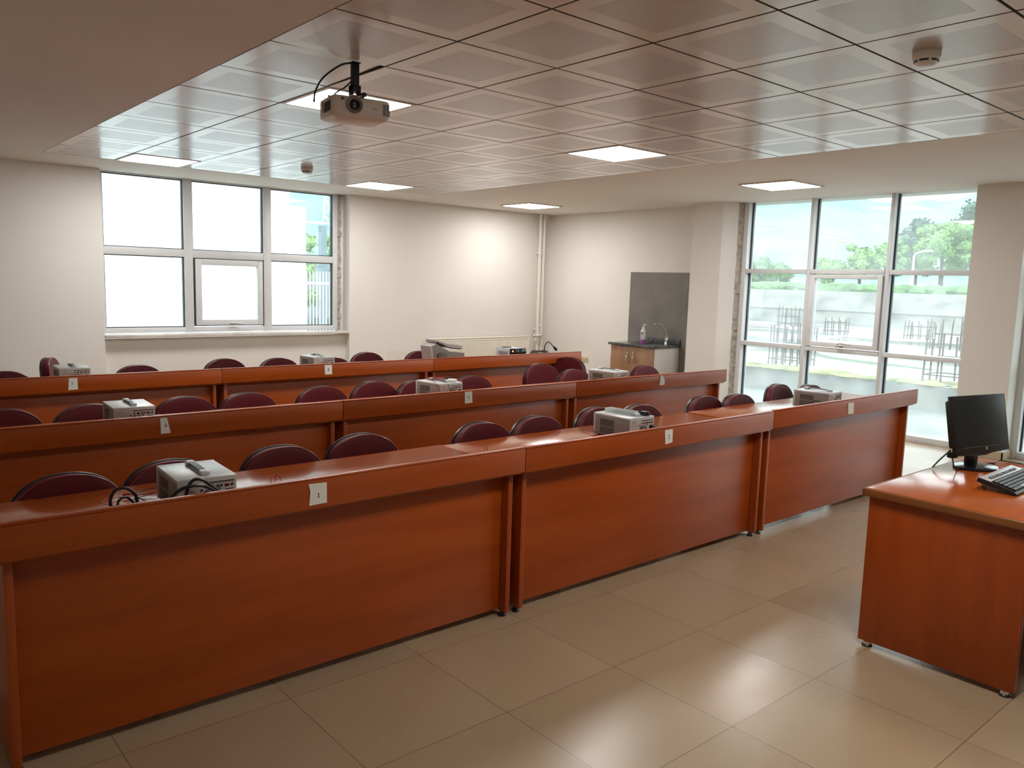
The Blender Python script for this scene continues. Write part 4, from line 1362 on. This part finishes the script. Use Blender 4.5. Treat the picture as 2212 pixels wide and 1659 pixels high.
def cage(x, y, h, label, n=14, r_=.33):
    t_ = thing('rebar_cage', label, 'rebar', (x, y, .12), 0, 'rusty rebar starter cages on the slab')
    for k in range(n):
        s = k / n * 4
        q = int(s); f = s - q
        bx, by = [(-1 + 2 * f, -1), (1, -1 + 2 * f), (1 - 2 * f, 1), (-1, 1 - 2 * f)][q]
        hh = h * random.uniform(.75, 1.05)
        G().tube([(bx * r_, by * r_, 0), (bx * r_ + random.uniform(-.04, .04), by * r_ + random.uniform(-.05, .05), hh)], .015, 5).obj('bar', RUST, t_, smooth=False)
    for zz in (.12, .4):
        G().tube([(-r_, -r_, zz), (r_, -r_, zz), (r_, r_, zz), (-r_, r_, zz)], .010, 5, closed=True).obj('tie', RUST, t_, smooth=False)


cage(13.95, 8.06, .87, 'nearest rusty rebar cage, seen through the left bay of the tall window', 16, .30)
cage(13.85, 5.206, .84, 'rusty rebar cage in the right bay of the tall window, close to the slab edge', 8, .28)
cage(26.2, 10.8, .63, 'low rusty rebar cage in the right bay, standing far back on the slab', 12, .34)
cage(22.3, 8.4, .81, 'rusty rebar cage half hidden by the column beside the tall window', 12, .36)
cage(25.7, 13.3, .6, 'distant rusty rebar cage seen through the opening sash', 10, .32)
cage(29.0, 17.0, .8, 'distant rusty rebar cage behind the nearest one', 10, .34)


def lamp(x, y, h, label):
    t_ = thing('street_lamp', label, 'street lamp', (x, y, 1.45), 0, 'street lamps beyond the retaining wall')
    W_ = mat('lamp_white', (.75, .75, .72), .5) if 'lamp_white' not in bpy.data.materials else bpy.data.materials['lamp_white']
    G().tube([(0, 0, 0), (0, 0, h)], [.075, .05], 10).obj('pole', W_, t_)
    G().tube(cat([(0, 0, h), (0, -.1, h + .12), (0, -.45, h + .22)]), .045, 8).obj('arm', W_, t_)
    G().ball((0, -.65, h + .24), .12, .33, .07).obj('lamp_head', W_, t_)


lamp(44.2, 18.88, 2.1, 'white street lamp in the right bay, before the big green tree')
lamp(52, 27.6, 3.2, 'white street lamp seen through the middle bay of the tall window')


def tree(name, label, x, y, z, h, w, mat_, n, seed, squash=.75, leaf=.16):
    random.seed(seed)
    t_ = thing(name, label, 'tree', (x, y, z), 0, 'trees outside the windows')
    G().tube([(0, 0, 0), (.05, .05, h * .35), (0, .1, h * .7)], [.05 * w + .05, .035 * w + .04, .02 * w], 8).obj('trunk', BARK, t_)
    g = G()
    cl = []
    for k in range(26):
        a = random.uniform(0, 2 * PI)
        rr = w * math.sqrt(random.random()) * .75
        zz = h * random.uniform(.35, .92)
        fall = math.sqrt(max(.05, 1 - ((zz / h - .55) / .5) ** 2))
        cl.append((rr * math.cos(a) * fall, rr * math.sin(a) * fall, zz, w * random.uniform(.22, .40)))
    vs, fs = [], []
    for k in range(n):
        cx, cy, cz, cr_ = random.choice(cl)
        d = Vector((random.gauss(0, 1), random.gauss(0, 1), random.gauss(0, 1)))
        d.normalize()
        p = Vector((cx, cy, cz)) + Vector((d.x, d.y, d.z * squash)) * cr_ * random.uniform(.75, 1.05)
        u = Vector((random.gauss(0, 1), random.gauss(0, 1), random.gauss(0, .6))).normalized()
        v_ = u.cross(d).normalized() if u.cross(d).length > .01 else u.orthogonal().normalized()
        s = leaf * random.uniform(.6, 1.3)
        o_ = len(vs)
        vs += [p - u * s, p + v_ * s * .55, p + u * s, p - v_ * s * .55]
        fs.append((o_, o_ + 1, o_ + 2, o_ + 3))
    g.v, g.f = [tuple(v) for v in vs], fs
    for cx, cy, cz, cr_ in cl: g.ball((cx, cy, cz), cr_ * .72, cr_ * .72, cr_ * .72 * squash, 8, 6)
    g.obj('crown', mat_, t_, smooth=False)
    return t_


BARK = mat('bark', (.10, .075, .055), .9)
LEAFA = mat('bright_leaves', (.24, .40, .13), .8, var=.35, vscale=1.5)
LEAFB = mat('mid_leaves', (.15, .27, .11), .8, var=.35, vscale=1.5)
LEAFC = mat('dark_leaves', (.09, .155, .11), .85, var=.3, vscale=1.5)
tree('tree', 'big bright green round tree in the right bay of the tall window', 47, 18.5, 1.45, 4.1, 2.0, LEAFA, 4600, 1, leaf=.12)
tree('tree', 'bright green tree left of the big round one, beside the right mullion', 46, 21.0, 1.45, 3.3, 1.15, LEAFA, 2600, 2, leaf=.11)
tree('tree', 'bright green tree just left of the right mullion of the tall window', 46, 22.6, 1.45, 2.9, 1.25, LEAFA, 2600, 9, leaf=.11)
tree('tree', 'low pale green tree seen through the middle bay of the tall window', 45, 24.2, 1.45, 2.0, 1.2, LEAFA, 2000, 3, leaf=.11)
tree('tree', 'dark tree rising behind the left of the big round tree', 62, 26.2, 1.45, 5.7, 1.5, LEAFC, 2400, 4, 1.1)
tree('tree', 'tallest dark tree behind the big round tree, at the column edge', 60, 21.6, 1.45, 6.3, 2.2, LEAFC, 3000, 5, 1.1)
tree('tree', 'low mid green tree at the left edge of the tall window', 50, 31.9, 1.45, 2.3, 1.6, LEAFB, 2000, 7, leaf=.12)
tree('tree', 'small mid green tree left of the left mullion of the tall window', 55, 33.6, 1.45, 2.0, 1.5, LEAFB, 1600, 6, leaf=.12)
g = G()
random.seed(21)
for k in range(900):
    yy = -5 + 45 * random.random()
    g.ball((34.7 + random.random() * 1.5, yy, 1.5 + random.random() * .25), .28 * random.uniform(.6, 1.3), .35, .22, 6, 4)
hd = g.obj('hedge', LEAFB, smooth=False); hd['kind'] = 'stuff'; tag(hd, 'low green hedge along the top of the retaining wall', 'hedge')


# hills as height fields
def hill(name, fn, x0, x1, y0, y1, nx, ny, m_):
    g = G()
    vs = [(x0 + (x1 - x0) * i / nx, y0 + (y1 - y0) * j / ny, fn(x0 + (x1 - x0) * i / nx, y0 + (y1 - y0) * j / ny)) for i in range(nx + 1) for j in range(ny + 1)]
    fs = [(i * (ny + 1) + j, i * (ny + 1) + j + 1, (i + 1) * (ny + 1) + j + 1, (i + 1) * (ny + 1) + j) for i in range(nx) for j in range(ny)]
    g.add(vs, fs)
    return g.obj(name, m_, kind='structure')


HILLM = mat('hazy_forested_hill', (.17, .27, .25), .95, col2=(.25, .34, .33), vscale=.16)  # forest colour paled towards blue to include distance haze
HILLF = mat('far_hill', (.20, .30, .27), .95, col2=(.26, .36, .34), vscale=.03)  # far slope colour likewise lightened with haze


def nz(x, y, s, a): return a * (math.sin(x * s + 1.3 * math.sin(y * s * .7)) * math.cos(y * s * 1.17 + .6))


def near_hill(x, y):
    t_ = max(0, min(1, (x - 90) / 190))
    yy = y * 300 / max(120, x)            # bearing
    cr_ = 52 if yy > 205 else 30 + 22 * (yy - 120) / 85
    if yy < 150: cr_ = 34.5 - 14 * (150 - yy) / 40
    return 1 + t_ ** .8 * max(0, cr_) + nz(x, y, .11, 1.1) + nz(x, y, .31, .5) + nz(x, y, .83, .35)


hill('hill', near_hill, 80, 290, 20, 420, 90, 130, HILLM)
hill('far_hill', lambda x, y: 2 + max(0, (x - 520) / 260) * (64 + 26 * math.exp(-((y - 272) / 26) ** 2) + 22 * math.exp(-((y - 330) / 40) ** 2)) + nz(x, y, .05, 1.5), 520, 780, 120, 620, 40, 90, HILLF)
# hillside behind the back window
hill('back_hill', lambda x, y: -1 + max(0, y - 60) * .62 + nz(x, y, .13, 1.2) + nz(x, y, .4, .6) + nz(x, y, .9, .4), -20, 170, 55, 230, 90, 90, HILLM)

# white buildings and yard beyond the back window
WHITEW = mat('white_render', (.86, .87, .87), .8)
o = thing('white_building', 'tall white building filling most of the back window', 'building', (0, 20, -.4))
G().box(-16, 9.43, 0, 9, 0, 13, .02).obj('wall', WHITEW, o, smooth=False)
G().box(-16.2, 9.6, -.2, 9.2, 13, 13.4).obj('roof_slab', WHITEW, o, smooth=False)
o = thing('white_annex', 'low white annex with three stacked windows beside the tall white building', 'building', (9.45, 22, -.4))
G().box(0, 1.42, 0, 5, 0, 3.93).obj('wall', WHITEW, o, smooth=False)
for k, zz in enumerate((2.78, 2.06, 1.42)):
    f = G(); f.box(.36, .86, -.03, .02, zz, zz + .62); f = f.obj('window', WHITEW, o, smooth=False)
    G().box(.41, .81, -.045, -.02, zz + .05, zz + .57).obj('pane', mat('annex_glass', (.10, .22, .30), .2) if 'annex_glass' not in bpy.data.materials else bpy.data.materials['annex_glass'], f, smooth=False)
o = thing('pylon', 'white lattice power pylon on the hillside beyond the back window', 'pylon', (39, 72, 6))
PYL = mat('galvanised_steel', (.62, .64, .64), .5)
hh = 16
for sx, sy in ((-1, -1), (1, -1), (1, 1), (-1, 1)):
    G().tube([(sx * 1.1, sy * 1.1, 0), (sx * .35, sy * .35, hh)], .10, 5).obj('leg', PYL, o, smooth=False)
g = G()
for k in range(10):
    z0, z1 = hh * k / 10, hh * (k + 1) / 10
    a0, a1 = 1.1 - .75 * k / 10, 1.1 - .75 * (k + 1) / 10
    for s in (-1, 1):
        g.tube([(-a0, s * a0, z0), (a1, s * a1, z1)], .06, 4); g.tube([(a0, s * a0, z0), (-a1, s * a1, z1)], .06, 4)
        g.tube([(s * a0, -a0, z0), (s * a1, a1, z1)], .06, 4)
g.obj('lattice', PYL, o, smooth=False)
for zz in (hh * .78, hh * .9, hh):
    ar = G(); ar.tube([(-2.6, 0, zz), (2.6, 0, zz)], .10, 5); ar = ar.obj('cross_arm', PYL, o, smooth=False)
    g = G()
    for xx in (-2.5, -1.4, 1.4, 2.5): g.tube([(xx, 0, zz), (xx, 0, zz - .9)], .09, 5)
    g.obj('insulator', mat('insulator_green', (.05, .12, .11), .4) if 'insulator_green' not in bpy.data.materials else bpy.data.materials['insulator_green'], ar, smooth=False)
g = G(); g.box(10.95, 30, 26, 26.6, -.4, 1.75); g.box(12.2, 30, 25.98, 26.6, 1.75, 2.25)
g.obj('yard_wall', mat('grey_yard_wall', (.30, .32, .33), .9, col2=(.20, .22, .24), vscale=2), smooth=False, kind='structure')
o = thing('dark_post', 'grey post standing in the yard beyond the back window', 'post', (11.15, 21.5, -.4))
G().box(-.09, .09, -.09, .09, 0, 3.4).obj('shaft', mat('grey_post', (.17, .22, .25), .6), o, smooth=False)
o = thing('yard_fence', 'white picket fence beyond the right pane of the back window', 'fence', (8.2, 17.6, -.4))
g = G()
for k in range(60): g.box(.085 * k, .085 * k + .022, 0, .02, 0, 2.05)
g.obj('pickets', mat('fence_white', (.70, .73, .73), .6), o, smooth=False)
g = G(); g.box(0, 5.1, .02, .05, .25, .3); g.box(0, 5.1, .02, .05, 1.75, 1.8); g.obj('rail', bpy.data.materials['fence_white'], o, smooth=False)
tree('tree', 'green tree by the yard wall beyond the back window', 13.6, 28.4, -.4, 3.5, 1.3, LEAFA, 2200, 12, leaf=.12)
tree('tree', 'green tree beside the white annex beyond the back window', 11.9, 25.0, -.4, 2.6, .9, LEAFA, 1600, 13, leaf=.10)
tree('tree', 'small bright tree at the foot of the pylon', 17.2, 31, -.4, 3.9, 1.4, LEAFA, 1800, 14, leaf=.13)

# ------------------------------------------------------------------ sky, camera, view
w = bpy.data.worlds.new('overcast')
SC.world = w
w.use_nodes = True
bg = w.node_tree.nodes['Background']
bg.inputs[0].default_value = (.90, .965, 1.0, 1)
bg.inputs[1].default_value = 3.1

cam = bpy.data.cameras.new('camera')
cam.sensor_width = 36
cam.lens = 1733.23 / 2212 * 36
cam.clip_end = 2000
co = bpy.data.objects.new('camera', cam)
COL.objects.link(co)
yaw, pit, rol = .8588, -.1258, .0294
fwd = Vector((math.cos(yaw) * math.cos(pit), math.sin(yaw) * math.cos(pit), math.sin(pit)))
right = Vector((math.sin(yaw), -math.cos(yaw), 0))
up = right.cross(fwd)
r2 = right * math.cos(rol) + up * math.sin(rol)
u2 = -right * math.sin(rol) + up * math.cos(rol)
m3 = Matrix((r2, u2, -fwd)).transposed()
co.matrix_world = Matrix.Translation((0, 0, 1.5264)) @ m3.to_4x4()
SC.camera = co
SC.view_settings.view_transform = 'Standard'
SC.view_settings.look = 'None'
SC.view_settings.gamma = 1
SC.view_settings.use_curve_mapping = False
SC.view_settings.exposure = 0.45
SC.cycles.use_denoising = True
SC.cycles.max_bounces = 10
SC.cycles.diffuse_bounces = 5
SC.cycles.transparent_max_bounces = 16
SC.cycles.sample_clamp_indirect = 8
